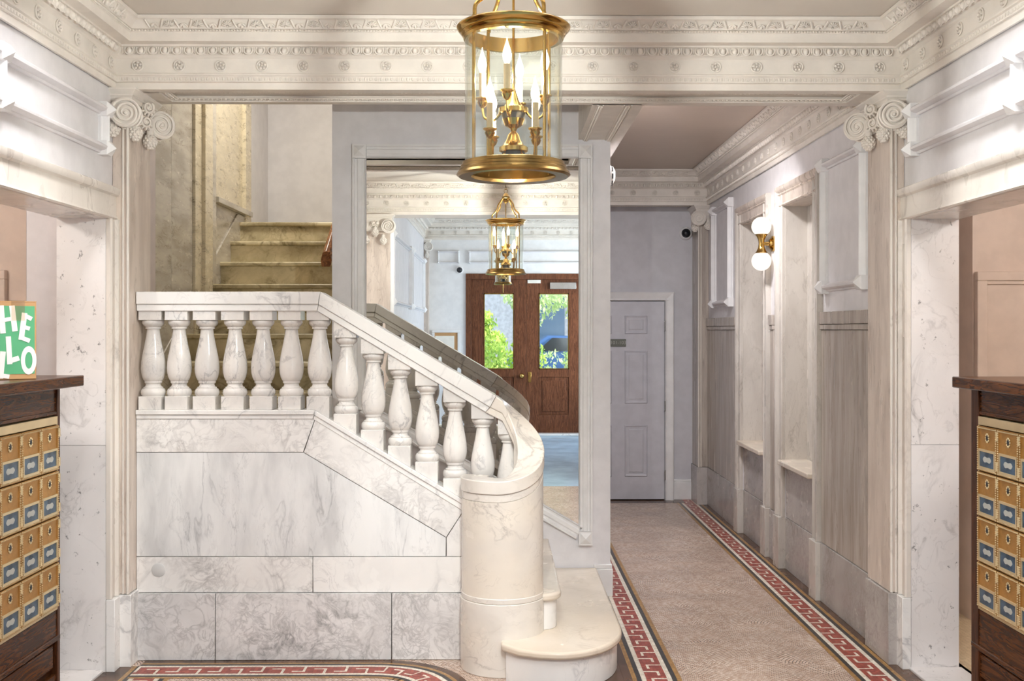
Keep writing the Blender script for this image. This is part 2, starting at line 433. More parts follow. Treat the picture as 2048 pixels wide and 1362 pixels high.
# ---------- ceilings ----------
S(MB().box(XL - .3, XR + .3, YR0 + .1, YB1, ZC, ZC + .1).build('ceiling', M['ceil']))
S(MB().box(.55, 2.2, YB1 - .05, YE + .1, ZC, ZC + .1).build('ceiling_corridor', M['cceil']))
S(MB().box(XV0 - .1, XV1 + .1, YD - .1, YR1, 3.286, 3.38).build('ceiling_vestibule', M['ceil']))
S(MB().box(-2.4, .75, YB0, YW + .2, ZT, ZT + .1).build('ceiling_stairwell', M['lilac']))
S(MB().box(-4.4, -2.08, -1.7, 6.3, 3.0, 3.1).build('ceiling_left_room', M['beige']))
S(MB().box(2.157, 4.4, -1.7, 6.3, 3.0, 3.1).build('ceiling_right_room', M['beige']))

# ---------- walls ----------
ZO = 2.123                     # head of the side openings
def lobby_wall(nm, xi, xo, mat):
    a, b = min(xi, xo), max(xi, xo); w = MB()
    w.box(a, b, YR0, YB1, ZO + .01, ZC); w.box(a, b, 5.01, YB1, 0, ZO + .01); w.box(a, b, YR0, 2.49, 0, ZO + .01)
    return S(w.build(nm, mat))
lobby_wall('wall_left', XL, -2.08, M['lilac']); lobby_wall('wall_right', XR, 2.157, M['lilac'])
def opening_lining(nm, xi, xo):
    a, b = min(xi, xo) + (0 if xi < 0 else .001), max(xi, xo) - (.001 if xi < 0 else 0); r = sroot(nm, (xi, 5, 0))
    zj = 1.06
    MB().box(a, b, 5.0, 5.02, 0, zj - .001).build('jamb_slab', M['jamb'], r); MB().box(a, b, 5.0, 5.02, zj + .001, ZO).build('jamb_slab', M['jamb'], r)
    MB().box(a, b, 2.48, 2.5, 0, ZO).build('jamb_slab', M['jamb'], r)
    MB().box(a, b, 2.5, 5.0, ZO, ZO + .02).build('soffit_slab', M['marb'], r)
    s = 1 if xi < 0 else -1     # towards the lobby
    def pr(p): return xi + s * p
    prof = [(pr(.0005), 0), (pr(.02), 0), (pr(.028), .006), (pr(.02), .018), (pr(.02), .108), (pr(.034), .116), (pr(.04), .130), (pr(.04), .146), (pr(.03), .152), (pr(.0005), .152)]
    MB().prism([(x, ZO + z) for x, z in prof], 'y', 2.4, 5.085).build('lintel', M['case'], r)
    for y0, y1 in ((5.0, 5.088), (2.40, 2.5)):
        lg = MB()
        q = [(pr(.0005), y0), (pr(.02), y0), (pr(.028), y0 + .008), (pr(.02), y0 + .02), (pr(.02), y0 + .06), (pr(.036), y0 + .066), (pr(.036), y1), (pr(.0005), y1)]
        lg.prism(q, 'z', .34, ZO).build('casing_leg', M['case'], r)
        a2, b2 = sorted((pr(.0005), pr(.042)))
        MB().box(a2, b2, y0 - .004, y1, 0, .338).build('casing_plinth', M['marb'], r, bev=.003)
    return r
opening_lining('trim_3', XL, -2.08); opening_lining('trim_4', XR, 2.157)

# front beam with the piers it stands on
bm_ = MB(); bm_.box(-2.08, 2.157, YB0 + .012, YB1, ZB + .03, ZT)
bm_.box(-2.08, 2.157, YB0 + .012, 5.15, ZB, ZB + .04); bm_.box(-2.08, 2.157, 5.355, YB1, ZB, ZB + .04)
bm_.box(-2.08, PL + .12, 5.14, 5.36, ZB, ZB + .04); bm_.box(PR - .12, 2.157, 5.14, 5.36, ZB, ZB + .04)
S(bm_.build('wall_beam', M['cream']))
# corridor right wall with the two niches
NI = [(6.41, 7.12), (7.62, 8.36)]
cw = MB(); ed = [YB1 + .001, NI[0][0], NI[0][1], NI[1][0], NI[1][1], YE + .2]
for a, b in ((ed[0], ed[1]), (ed[2], ed[3]), (ed[4], ed[5])): cw.box(XC, XC + .3, a, b, 0, ZC)
for a, b in NI: cw.box(XC, XC + .3, a, b, 2.433, ZC); cw.box(XC + .02, XC + .3, a, b, 0, .70); cw.box(XC + .155, XC + .3, a, b, .7, 2.433)
S(cw.build('wall_corridor_right', M['lilac']))
S(MB().box(.4, 2.3, YE, YE + .15, 0, ZC).build('wall_back', M['grey']))
# mirror wall block, and the wall that carries it on down the corridor
mw = MB(); mw.box(XM0, XM1, YM, YE + .1, 0, ZT)
S(mw.build('wall_center', M['mwp']))
S(MB().box(.463, .712, YB1 - .02, YE, ZB, ZT).build('wall_corridor_beam', M['cream']))
# stairwell
S(MB().box(XW - .2, XW, YB0 + .1, YW + .2, 0, ZT).build('wall_stair_left', M['lilac']))
S(MB().box(XW - .1, XM0 + .05, YW, YW + .15, 0, ZT).build('wall_stair_back', M['lilac']))
# side rooms
for nm, sx in (('left', -1), ('right', 1)):
    xi = 2.08 if sx < 0 else 2.157
    w = MB(); jx = 2.59
    def bx(x0, x1, *r): a, b = sorted((sx * x0, sx * x1)); w.box(a, b, *r)
    bx(jx, 4.4, 5.83, 6.3, 0, 3.0); bx(4.2, 4.4, -1.6, 6.3, 0, 3.0)
    bx(xi, 2.75, -1.7, -1.6, 0, 3.0); bx(3.95, 4.4, -1.7, -1.6, 0, 3.0); bx(2.7, 4.0, -1.7, -1.6, 0, .7); bx(2.7, 4.0, -1.7, -1.6, 2.5, 3.0)
    bx(xi - .03, xi + .05, -1.7, YR0, 0, 3.0)
    S(w.build('wall_%s_room' % nm, M['beige'])); w = MB(); bx(xi - .04, jx + .1, 6.02, 6.3, 0, 3.0); S(w.build('wall_%s_room_recess' % nm, M['lav']))
    b = MB(); a0, a1 = sorted((sx * xi, sx * jx)); b.box(a0, a1, 6.0, 6.02, 0, .2); b.box(a0, a1, 5.995, 6.02, .2, .235)
    a0, a1 = sorted((sx * jx, sx * 4.2)); b.box(a0, a1, 5.81, 5.83, 0, .2); b.box(a0, a1, 5.805, 5.83, .2, .235)
    S(b.build('baseboard_%s_room' % nm, M['beige'], bev=.004))
    # window of the side room towards the street
    wr = sroot('window_%d' % (1 if sx < 0 else 2), (sx * 3.35, -1.65, 1.6)); f = MB()
    def fx(x0, x1, z0, z1): a, b = sorted((sx * x0, sx * x1)); f.box(a, b, -1.70, -1.62, z0, z1)
    fx(2.7, 2.78, .7, 2.5); fx(3.92, 4.0, .7, 2.5); fx(2.7, 4.0, .7, .78); fx(2.7, 4.0, 2.42, 2.5); fx(2.7, 4.0, 1.56, 1.62)
    f.build('sash', M['white'], wr)
    a, b = sorted((sx * 2.75, sx * 3.95)); MB().box(a, b, -1.665, -1.66, .75, 2.45).build('pane', M['pane'], wr)
    # closet door in the side room
    dr = sroot('door_%d' % (3 if sx < 0 else 4), (sx * 3.1, 5.8, 0)); c = MB()
    xa = 2.69 if sx < 0 else 2.60
    zt = 2.08 if sx < 0 else 1.925
    zt = ZY(540 if sx < 0 else 543, sx * xa, 5.80)
    def cx(x0, x1, y0, y1, z0, z1, bb): a, b = sorted((sx * x0, sx * x1)); bb.box(a, b, y0, y1, z0, z1)
    cx(xa, xa + .055, 5.79, 5.83, 0, zt - .05, c); cx(xa, xa + .95, 5.79, 5.83, zt - .05, zt, c); cx(xa + .9, xa + .95, 5.79, 5.83, 0, zt - .05, c)
    c.build('casing', M['beige'], dr, bev=.004)
    c = MB(); cx(xa + .055, xa + .9, 5.812, 5.83, 0, zt - .05, c); c.build('leaf', M['beige'], dr)
    c = MB(); cx(xa + .055, xa + .9, 5.80, 5.83, zt - .068, zt - .05, c); c.build('stop', M['beige'], dr)
# vestibule: rear beam wall, side walls, entrance wall
rw = MB(); rw.box(-2.1, 2.1, YR0, YR1 - .012, ZB, 3.4); rw.box(-2.1, -1.10, YR0, YR1 - .012, 0, ZB); rw.box(PR, 2.1, YR0, YR1 - .012, 0, ZB)
S(rw.build('wall_rear_beam', M['cream']))
S(MB().box(XV0 - .15, XV0, YD - .1, YR0, 0, 3.4).build('wall_vestibule_left', M['lilac']))
vw = MB(); vw.box(XV1, XV1 + .15, YD - .1, -3.0, 0, 3.4); vw.box(XV1, XV1 + .15, -.8, YR0, 0, 3.4); vw.box(XV1, XV1 + .15, -3.0, -.8, 0, .7); vw.box(XV1, XV1 + .15, -3.0, -.8, 2.75, 3.4)
S(vw.build('wall_vestibule_right', M['lilac']))
wr = sroot('window_3', (XV1, -1.9, 1.7)); f = MB()
for y0, y1, z0, z1 in ((-3.0, -2.93, .7, 2.75), (-.87, -.8, .7, 2.75), (-3, -.8, .7, .77), (-3, -.8, 2.68, 2.75), (-1.93, -1.87, .7, 2.75), (-3, -.8, 1.7, 1.75)): f.box(XV1 + .03, XV1 + .1, y0, y1, z0, z1)
f.build('sash', M['white'], wr); MB().box(XV1 + .06, XV1 + .065, -2.95, -.85, .75, 2.7).build('pane', M['pane'], wr)
DX0, DX1, DZ = -.545, 1.305, 2.46
ew = MB(); ew.box(XV0 - .1, DX0, YD - .12, YD, 0, 3.4); ew.box(DX1, XV1 + .1, YD - .12, YD, 0, 3.4); ew.box(DX0, DX1, YD - .12, YD, DZ, 3.4)
S(ew.build('wall_front', M['white']))

# =====================================================================
# entablatures
# =====================================================================
PROF = [(.0, 2.744), (.012, 2.744), (.012, 2.775), (.021, 2.777), (.016, 2.781), (.016, 2.805), (.024, 2.810), (.024, 2.817), (.010, 2.822),
        (.010, 2.891), (.017, 2.896), (.022, 2.902), (.027, 2.904), (.036, 2.920), (.046, 2.937), (.055, 2.939), (.055, 2.947), (.113, 2.947),
        (.113, 2.988), (.118, 2.990), (.118, 2.999), (.128, 3.001), (.134, 3.012), (.150, 3.030), (.160, 3.036), (.169, 3.038), (.169, 3.054), (.0, 3.056)]
egg = MB(); egg.ball((0, .044, 2.9205), (.0135, .015, .0165), 10, 6)
egg.tube([(.0205 * math.sin(a), .046, 2.924 - .021 * math.cos(a)) for a in [(-2.2 + 4.4 * k / 10) for k in range(11)]], .0042, 5)
egg.tube([(.028, .05, 2.936), (.028, .040, 2.915), (.028, .034, 2.905)], [.003, .0045, .001], 5)
egg.tube([(.0235, .045, 2.905), (.028, .045, 2.915), (.0325, .045, 2.905)], .002, 4)
bead = MB(); bead.ball((0, .122, 2.9945), (.0058, .006, .0048), 6, 4)
pal = MB()
def onband(x, z, lift=.008): return (x, .126 + (z - 3.001) * .85 + lift, z)
for k in range(7):
    a = -1.35 + 2.7 * k / 6; c = (.0165 * math.sin(a), 3.008 + .0145 * math.cos(a))
    pal.ball(onband(c[0], c[1]), (.0046, .009, .011), 6, 4, R=Matrix.Rotation(a, 3, 'Y'))
pal.ball(onband(0, 3.007), (.005, .007, .005), 6, 4)
for a in (-.95, 0, .95):
    pal.ball(onband(.067 + .011 * math.sin(a), 3.020 - .011 * math.cos(a)), (.0068, .009, .013), 6, 4, R=Matrix.Rotation(-a, 3, 'Y'))
pal.tube([onband(.026, 3.034), onband(.034, 3.018), onband(.042, 3.003)], .005, 5)
pal.tube([onband(.108, 3.034), onband(.100, 3.018), onband(.092, 3.003)], .005, 5)
tick = MB(); tick.ball((0, .018, 2.793), (.006, .005, .009), 6, 4); tick.ball((.0125, .017, 2.793), (.0025, .003, .009), 5, 3)
ros = MB(); ros.tube([(.025 * math.cos(a), .004, .025 * math.sin(a)) for a in [2 * PI * k / 20 for k in range(20)]], .0042, 6, closed=True)
for k in range(5):
    a = 2 * PI * k / 5 + .3; ros.ball((.0142 * math.cos(a), .004, .0142 * math.sin(a)), (.0078, .008, .007), 8, 5)
ros.ball((0, .007, 0), (.006, .007, .006), 8, 5); ros.lathe([(.0, 0), (.018, 0), (.018, .002), (0, .0021)], n=16) if False else None
ROS = ros.mesh('rosette', M['cream'])
def frame(p, u, nrm): return Matrix(((u.x, nrm.x, 0, p.x), (u.y, nrm.y, 0, p.y), (0, 0, 1, 0), (0, 0, 0, 1)))
def entab(nm, path, closed, dz=0., orn=None, mat='cream', ros_pos=None, ends=True):
    """path runs anticlockwise, so the room lies to its left; orn = segments that carry carving"""
    mb = MB(); mb.sweep([(p, z + dz) for p, z in PROF], path, closed, ends=ends)
    N = len(path); rp = []
    for i in range(N if closed else N - 1):
        if orn is not None and i not in orn: continue
        a, b = Vector(path[i]), Vector(path[(i + 1) % N]); L = (b - a).length; u = (b - a) / L; n = Vector((-u.y, u.x))
        def run(t, sp, off, ins, zz=dz):
            cnt = max(1, int((L - 2 * ins) / sp)); s0 = (L - (cnt - 1) * sp) / 2
            for k in range(cnt):
                Mx = frame(a + u * (s0 + k * sp + off), u, n); Mx[2][3] = zz; mb.add(t, Mx)
        run(egg, .0562, 0, .05); run(bead, .0138, 0, .125); run(pal, .134, -.03, .18); run(tick, .025, 0, .03)
        sp = .1965; cnt = int((L - .12) / sp) + 1; s0 = (L - (cnt - 1) * sp) / 2
        for k in range(cnt): rp.append((a + u * (s0 + k * sp) + n * .010, math.atan2(u.y, u.x)))
    o = S(mb.build(nm, M[mat])) if True else None
    for p, ang in rp: put('rosette', ROS, o, loc=(p.x, p.y, 2.8565 + dz), rot=(0, 0, ang))
    return o
LX0, LX1, LY0, LY1 = XL + .005, XR - .005, YR1 - .012, YB0 + .012
entab('trim_5', [(LX0, LY0), (LX1, LY0), (LX1, LY1), (LX0, LY1)], True, orn=(0, 1, 2, 3))
entab('trim_6', [(.712, YP), (.712, YB1), (XC - .005, YB1), (XC - .005, YP)], True, orn=(2, 3))
entab('trim_7', [(XV0, YD), (XV1, YD), (XV1, YR0), (XV0, YR0)], True, dz=.23, orn=(0, 3))
S(MB().box(.6, XC + .02, YP + .005, YE, ZB + .02, ZC).box(.6, XC, YP, YP + .05, ZB, ZC).build('wall_corridor_end_beam', M['cream']))
# carved bands on the beam soffits
rope = MB()
for k in range(2): rope.ball((.0 + .011 * k, (-1) ** k * .006, -.004), (.0075, .0065, .006), 6, 4)
def soffit_band(mb, p, q, z, w=.022):
    a, b = Vector(p), Vector(q); L = (b - a).length; u = (b - a) / L; n = Vector((-u.y, u.x))
    for s in (-1, 1):
        c0, c1 = a + n * s * w * .75, b + n * s * w * .75
        mb.tube([(c0.x, c0.y, z), (c1.x, c1.y, z)], .004, 6)
    for k in range(int(L / .022)):
        Mx = frame(a + u * (k * .022 + .011), u, n); Mx[2][3] = z; mb.add(rope, Mx)
sb = MB()
soffit_band(sb, (PL + .13, 5.335), (PR - .13, 5.335), ZB + .012); soffit_band(sb, (PL + .13, 5.17), (PR - .13, 5.17), ZB + .012)
soffit_band(sb, (PL + .14, 5.17), (PL + .14, 5.335), ZB + .012); soffit_band(sb, (PR - .14, 5.17), (PR - .14, 5.335), ZB + .012)
S(sb.build('trim_8', M['cream']))
sb = MB(); soffit_band(sb, (.505, YB1), (.505, YM), ZB - .002, .018); soffit_band(sb, (.645, YB1), (.645, 7.4), ZB - .002, .026)
S(sb.build('trim_9', M['cream']))
sb = MB(); soffit_band(sb, (.72, 9.9), (1.75, 9.9), ZB + .012)
S(sb.build('trim_10', M['cream']))

# =====================================================================
# pilasters with Ionic capitals
# =====================================================================
def volute_mesh(R, t, hand, name='volute'):
    m = MB()
    if R < .04:
        for s in (-1, 1):
            pts = [(hand * R * (1 - .8 * k / 31) * math.cos(k / 31 * 11 + 2.2), -.012 + s * .008, R * (1 - .8 * k / 31) * math.sin(k / 31 * 11 + 2.2)) for k in range(32)]
            m.tube(pts, [R * (.26 - .12 * k / 31) for k in range(32)], 6)
        for k in range(5):
            a = -2.6 + .5 * k; m.ball((hand * R * 1.1 * math.cos(a), -.012, R * 1.1 * math.sin(a)), (R * .2, R * .45, R * .42), 6, 4, R=Matrix.Rotation(-hand * a + PI / 2, 3, 'Y'))
        m.ball((0, 0, 0), (R * .6, R * .8, R * .6), 8, 5)
        return m.mesh(name, M['cream'], 60)
    m.lathe([(R * .2, -t * .36), (R * .93, -t * .30), (R * .93, t * .30), (R * .2, t * .36)], n=28)
    rot = Matrix.Rotation(PI / 2, 4, 'X')
    m.v = [tuple(rot @ Vector(p)) for p in m.v]
    for s in (-1, 1):
        y = s * t * .42; pts = []; rr = []
        T = 2.6 * 2 * PI
        for k in range(64):
            q = k / 63; a = q * T; r = R * (1 - .86 * q ** .85)
            pts.append((hand * r * math.cos(a + PI * .75), y, r * math.sin(a + PI * .75))); rr.append(R * ((.13 if R > .04 else .2) - .065 * q))
        m.tube(pts, rr, 6)
        m.ball((0, y, 0), (R * .14, R * .1, R * .14), 8, 5)
    for yy in (-.42, .42): m.tube([(R * .97 * math.cos(2 * PI * k / 28), yy * t, R * .97 * math.sin(2 * PI * k / 28)) for k in range(28)], R * .1, 6, closed=True)
    return m.mesh(name, M['cream'])
def husk_mesh(h=.10, r=.032):
    m = MB(); m.lathe([(.001, 0), (r * .55, h * .06), (r * .95, h * .28), (r, h * .42), (r * .7, h * .62), (r * .5, h * .72), (r * .62, h * .8), (r * .3, h), (.001, h * 1.04)], n=14)
    for j in range(6):
        z = h * (.04 + .11 * j); rr = r * (math.sin(PI * (.12 + .13 * j)) * .95)
        for k in range(9):
            a = 2 * PI * (k + .5 * (j % 2)) / 9
            m.ball((rr * math.cos(a), rr * math.sin(a), z), (r * .24, r * .24, h * .085), 6, 4)
    return m.mesh('husk_drop', M['cream'], 60)
HUSK = husk_mesh()
VOL = {(h, k): volute_mesh(.066 if k == 'b' else .03, .07 if k == 'b' else .045, h) for h in (-1, 1) for k in 'bs'}
def abacus_prof(e, z): return [(e * .45, z), (e * .45, z + .018), (e * .6, z + .024), (e * .6, z + .03), (e * .85, z + .042), (e, z + .05), (e, z + .058)]
def abacus(m, x0, x1, y0, y1, z, e):
    pr = abacus_prof(e, z); rows = []
    for p, zz in pr: rows.append([m._a(q) for q in ((x0 - p, y0 - p, zz), (x1 + p, y0 - p, zz), (x1 + p, y1 + p, zz), (x0 - p, y1 + p, zz))])
    for a, b in zip(rows, rows[1:]):
        for k in range(4): m.f.append([a[k], a[(k + 1) % 4], b[(k + 1) % 4], b[k]]); m.m.append(0)
    m.f += [rows[0][::-1], rows[-1]]; m.m += [0, 0]
def corner_pilaster(label, sx, X, xw, y0, y1, ztop, mini=False, mats=('pil', 'marb')):
    """pilaster on the side wall (sx -1 left, +1 right); X = inner face, xw = wall face"""
    r = thing('pilaster', label, 'pilaster', (X, (y0 + y1) / 2, 0))
    def bx(x0, x1, *q):
        m = MB(); a, b = sorted((x0, x1)); return m.box(a, b, *q)
    def husks():
        for x, y, z in ((xw - sx * .012, y0 - .026, .228), (X - sx * .022, y0 + .022, .240), (X - sx * .034, y0 + .20, .250))[:2 if mini else 3]:
            put('husk_drop', HUSK, cp, loc=(x, y, ztop - z))
            MB().tube([(x, y, ztop - z + .07), (x, y + .004, ztop - .14), (x, y + .02, ztop - .10)], [.016, .022, .014], 8).build('stem', M['cream'], cp)
    bx(X, xw - sx * .001, y0, y1, .345, ztop - .05).build('shaft', M[mats[0]], r, bev=.003)
    m = MB(); m.tube([(X + sx * .006, y0 - .003, .345), (X + sx * .006, y0 - .003, ztop - .12)], .007, 8)
    m.tube([(X + sx * .028, y0 - .002, .345), (X + sx * .028, y0 - .002, ztop - .12)], .005, 8)
    m.build('corner_bead', M['case'], r)
    bx(X - sx * .012, xw - sx * .001, y0 - .012, y1 + .006, 0, .343).build('plinth', M['plin'] if sx > 0 else M['marb'], r, bev=.003)
    cap = MB(); abacus(cap, min(X, xw), max(X, xw), y0, y1, ztop - .058, .045)
    a, b = sorted((X - sx * .012, xw)); cap.box(a, b, y0 - .012, y1 + .012, ztop - .17, ztop - .05)
    cp = cap.build('capital', M['cream'], r)
    zc = ztop - .122
    husks()
    put('volute', VOL[(-sx, 'b')], cp, loc=(X + sx * .002, y0 - .03, zc), rot=(0, 0, -sx * .18))
    if mini: return r
    put('volute', VOL[(sx, 'b')], cp, loc=(X - sx * .055, y1 - .035, zc), rot=(0, 0, -sx * .75))
    put('volute', VOL[(sx, 's')], cp, loc=(X - sx * .035, y0 + .14, ztop - .06), rot=(0, 0, -sx * .9))
    put('volute', VOL[(-sx, 's')], cp, loc=(X - sx * .028, y0 + .13, ztop - .13), rot=(0, 0, -sx * .9))
    return r
corner_pilaster('marble corner pilaster with scrolled capital beside the level end of the balustrade', -1, PL, XL, YB0, YB1 - .02, ZB)
corner_pilaster('marble corner pilaster with scrolled capital at the mouth of the right-hand corridor', 1, PR, XR, YB0, YB1 - .02, ZB)
corner_pilaster('slim marble pilaster with scrolled capital beside the grey door at the corridor end', 1, 1.80, XC, YP - .02, YE - .01, ZB, mini=True, mats=('dado', 'plin'))
# rear pilaster (seen in the mirror), its face towards the stairs
r = thing('pilaster', 'tan marble pilaster with double scroll capital reflected at the left of the mirror', 'pilaster', (-1.24, YR1, 0))
MB().box(-1.40, -1.10, YR1 - .02, YR1 + .03, .345, ZB - .05).build('shaft', M['pil'], r, bev=.003)
MB().box(-1.41, -1.09, YR1 - .02, YR1 + .042, 0, .343).build('plinth', M['marb'], r, bev=.003)
cap = MB(); abacus(cap, -1.40, -1.10, YR1 - .02, YR1 + .03, ZB - .058, .04); cap.box(-1.4, -1.1, YR1, YR1 + .045, ZB - .17, ZB - .05)
cp = cap.build('capital', M['cream'], r)
for x, h in ((-1.115, -1), (-1.385, 1)):
    put('volute', VOL[(h, 'b')], cp, loc=(x, YR1 + .055, ZB - .122)); put('husk_drop', HUSK, cp, loc=(x + (-.05 if h < 0 else .05), YR1 + .06, ZB - .30))
for x, h in ((-1.225, 1), (-1.265, -1)): put('volute', VOL[(h, 's')], cp, loc=(x, YR1 + .06, ZB - .09))
put('husk_drop', HUSK, cp, loc=(-1.245, YR1 + .06, ZB - .22))
# vestibule corner pilaster
r = thing('pilaster', 'small corner pilaster reflected beside the dome camera over the entrance doors', 'pilaster', (XV0 + .04, YD + .1, 0))
MB().box(XV0, XV0 + .07, YD, YD + .2, .3, 2.9).build('shaft', M['pil'], r); MB().box(XV0, XV0 + .08, YD, YD + .21, 0, .3).build('plinth', M['marb'], r)
cap = MB(); abacus(cap, XV0, XV0 + .07, YD, YD + .2, 2.974 - .058, .04); cp = cap.build('capital', M['cream'], r)
put('volute', VOL[(-1, 'b')], cp, loc=(XV0 + .07, YD + .23, 2.85))
put('husk_drop', HUSK, cp, loc=(XV0 + .05, YD + .24, 2.69))

# =====================================================================
# moulded wall frames with pointed corner blocks
# =====================================================================
def wall_frame(nm, org, u, n, L, H, w=.05, blk=.066, mat='white', skip_far=False, railmat='lilac', xs=None):
    """org = lower near corner on the wall; u along the wall, n out of it"""
    r = sroot(nm, org); O = Vector(org); U = Vector(u); Nn = Vector(n); Zv = Vector((0, 0, 1))
    def W(a, b, z): return O + U * a + Nn * b + Zv * z
    half = [(-.5, 0), (-.5, .012), (-.38, .016), (-.30, .016), (-.26, .03), (-.1, .043), (.1, .045), (.26, .036), (.32, .02), (.40, .014), (.5, .012), (.5, 0)]
    def bar(p0, p1, hor):
        m = MB(); A, B = [], []
        for t, d in half:
            t *= w
            if hor: A.append(m._a(W(p0[0], d, p0[1] + t))); B.append(m._a(W(p1[0], d, p1[1] + t)))
            else: A.append(m._a(W(p0[0] + t, d, p0[1]))); B.append(m._a(W(p1[0] + t, d, p1[1])))
        k = len(A)
        for i in range(k - 1): m.f.append([A[i], A[i + 1], B[i + 1], B[i]]); m.m.append(0)
        m.f += [A, B[::-1]]; m.m += [0, 0]
        return m
    xs = xs or [0, L]
    for z in (0, H): bar((xs[0], z), (xs[-1], z), True).build('rail', M[railmat], r)
    for x in xs: bar((x, 0), (x, H), False).build('stile', M[mat], r)
    h = blk / 2
    for x in xs:
        for z in (0, H):
            m = MB()
            c = [m._a(W(x + a * h, .0, z + b * h)) for a, b in ((-1, -1), (1, -1), (1, 1), (-1, 1))]
            d = [m._a(W(x + a * h, .042, z + b * h)) for a, b in ((-1, -1), (1, -1), (1, 1), (-1, 1))]
            t = m._a(W(x, .075, z))
            for k in range(4):
                m.f.append([c[k], c[(k + 1) % 4], d[(k + 1) % 4], d[k]]); m.f.append([d[k], d[(k + 1) % 4], t]); m.m += [0, 0]
            m.build('corner_block', M[mat], r)
    return r
zb_, zt_ = ZY(299, -1.82, 4.96), ZY(222, -1.82, 4.96)
wall_frame('trim_11', (XL, 4.93, zb_), (0, -1, 0), (1, 0, 0), 2.3, zt_ - zb_, xs=[0, 1.02, 1.24, 2.3])
wall_frame('trim_12', (XR, 4.93, zb_), (0, -1, 0), (-1, 0, 0), 2.3, zt_ - zb_, xs=[0, 1.0, 1.22, 2.3])
wall_frame('trim_13', (XC, 6.20, 1.848), (0, -1, 0), (-1, 0, 0), .68, .71, w=.05, blk=.075)
wall_frame('trim_14', (XC, 9.42, 1.83), (0, -1, 0), (-1, 0, 0), .68, .82, w=.05, blk=.075)
# vestibule frames, seen in the mirror
wall_frame('trim_15', (XV0, 1.5, 1.9), (0, -1, 0), (1, 0, 0), 4.5, .72, w=.05, blk=.08, xs=[0, 2.2, 2.45, 4.5])
wall_frame('trim_16', (-.965, YD, 2.63), (1, 0, 0), (0, 1, 0), .31, .165, w=.03, blk=.03)
wall_frame('trim_17', (-.49, YD, 2.63), (1, 0, 0), (0, 1, 0), 2.1, .165, w=.03, blk=.03)

# =====================================================================
# corridor: dado, niches, door, fittings
# =====================================================================
da = sroot('trim_18', (XC, 7, 0))
def dpart(nm, x, y0, y1, z0, z1, mat, bev=.003): return MB().box(x, XC + .02, y0, y1, z0, z1).build(nm, M[mat], da, bev=bev)
for y0, y1 in ((5.41, 6.27), (7.372, 7.468), (8.555, 9.74)):
    dpart('plinth_slab', XC - .018, y0, y1, 0, .345, 'plin'); dpart('dado_slab', XC - .012, y0, y1, .347, 1.60, 'dado')
    dpart('dado_cap', XC - .022, y0, y1, 1.602, 1.632, 'dado'); dpart('dado_cap', XC - .028, y0, y1, 1.634, 1.705, 'dado')
for a, b in NI:
    dpart('plinth_slab', XC + .002, a, b, 0, .345, 'plin'); dpart('dado_slab', XC + .006, a, b, .347, .70, 'plin')
for k, (a, b) in enumerate(NI):
    r = sroot('trim_%d' % (19 + k), (XC, (a + b) / 2, 0))
    MB().box(XC, XC + .16, a - .001, a + .006, .73, 2.433).build('reveal', M['ccase'], r); MB().box(XC, XC + .16, b - .008, b + .001, .73, 2.433).build('reveal', M['ccase'], r)
    MB().box(XC + .148, XC + .16, a, b, .73, 2.433).build('niche_back', M['ccase'], r); MB().box(XC, XC + .16, a, b, 2.428, 2.436).build('niche_head', M['pil'], r)
    MB().box(XC - .055, XC + .155, a + .002, b - .002, .70, .732).build('sill', M['step'], r, bev=.006)
    pr = [(0, -.002), (.018, -.002), (.026, .004), (.018, .016), (.02, .07), (.03, .078), (.022, .088), (.036, .1), (.04, .115), (.036, .132), (0, .135)]
    for y, s in ((a, -1), (b, 1)):
        MB().prism([(XC - p, y + s * t) for p, t in pr], 'z', .347, 2.433 + .13).build('casing_leg', M['ccase'], r)
        y0, y1 = sorted((y - s * .003, y + s * .139)); MB().box(XC - .046, XC + .01, y0, y1, 0, .345).build('casing_plinth', M['ccase'], r, bev=.003)
    MB().prism([(XC - p, 2.433 + t) for p, t in pr], 'y', a - .13, b + .13).build('casing_head', M['pil'], r)

# six-panel door at the end of the corridor
x0, zt = P(1145, 603, YE - .03); x1, _ = P(1328, 603, YE - .03)
d = sroot('door_1', ((x0 + x1) / 2, YE, 0))
dl = MB().box(x0, x1, YE - .05, YE + .02, .012, zt).build('leaf', M['door'], d)
for xa, xb in ((1178, 1224), (1249, 1295)):
    for ya, yb in ((631, 668), (701, 807), (850, 953)):
        a, za = P(xa, ya, YE - .05); b, zb = P(xb, yb, YE - .05); m = MB()
        def ring(e0, y0, e1, y1):
            A = [(a + e0, y0, zb + e0), (b - e0, y0, zb + e0), (b - e0, y0, za - e0), (a + e0, y0, za - e0)]
            B = [(a + e1, y1, zb + e1), (b - e1, y1, zb + e1), (b - e1, y1, za - e1), (a + e1, y1, za - e1)]
            for k in range(4): m.poly([A[k], A[(k + 1) % 4], B[(k + 1) % 4], B[k]])
            return B
        Y = YE - .05
        ring(0, Y - .0, .008, Y - .009); ring(.008, Y - .009, .02, Y - .003); ring(.02, Y - .003, .038, Y - .003); ring(.038, Y - .003, .046, Y - .008)
        m.poly(ring(.046, Y - .008, .047, Y - .008)); m.build('panel', M['door'], dl)
c = MB(); zc_ = zt + .083; xc_ = x1 + .083
pr = [(0, YE), (0, YE - .05), (.006, YE - .062), (.02, YE - .056), (.06, YE - .066), (.075, YE - .07), (.083, YE - .062), (.083, YE)]
c.prism([(x1 + .006 + p, y) for p, y in pr], 'z', 0, zc_).prism([(x0 - .006 - p, y) for p, y in pr], 'z', 0, zc_)
c.prism([(y, zt + .006 + p) for p, y in pr], 'x', x0 - .08, xc_ + .006)
c.build('casing', M['white'], d)
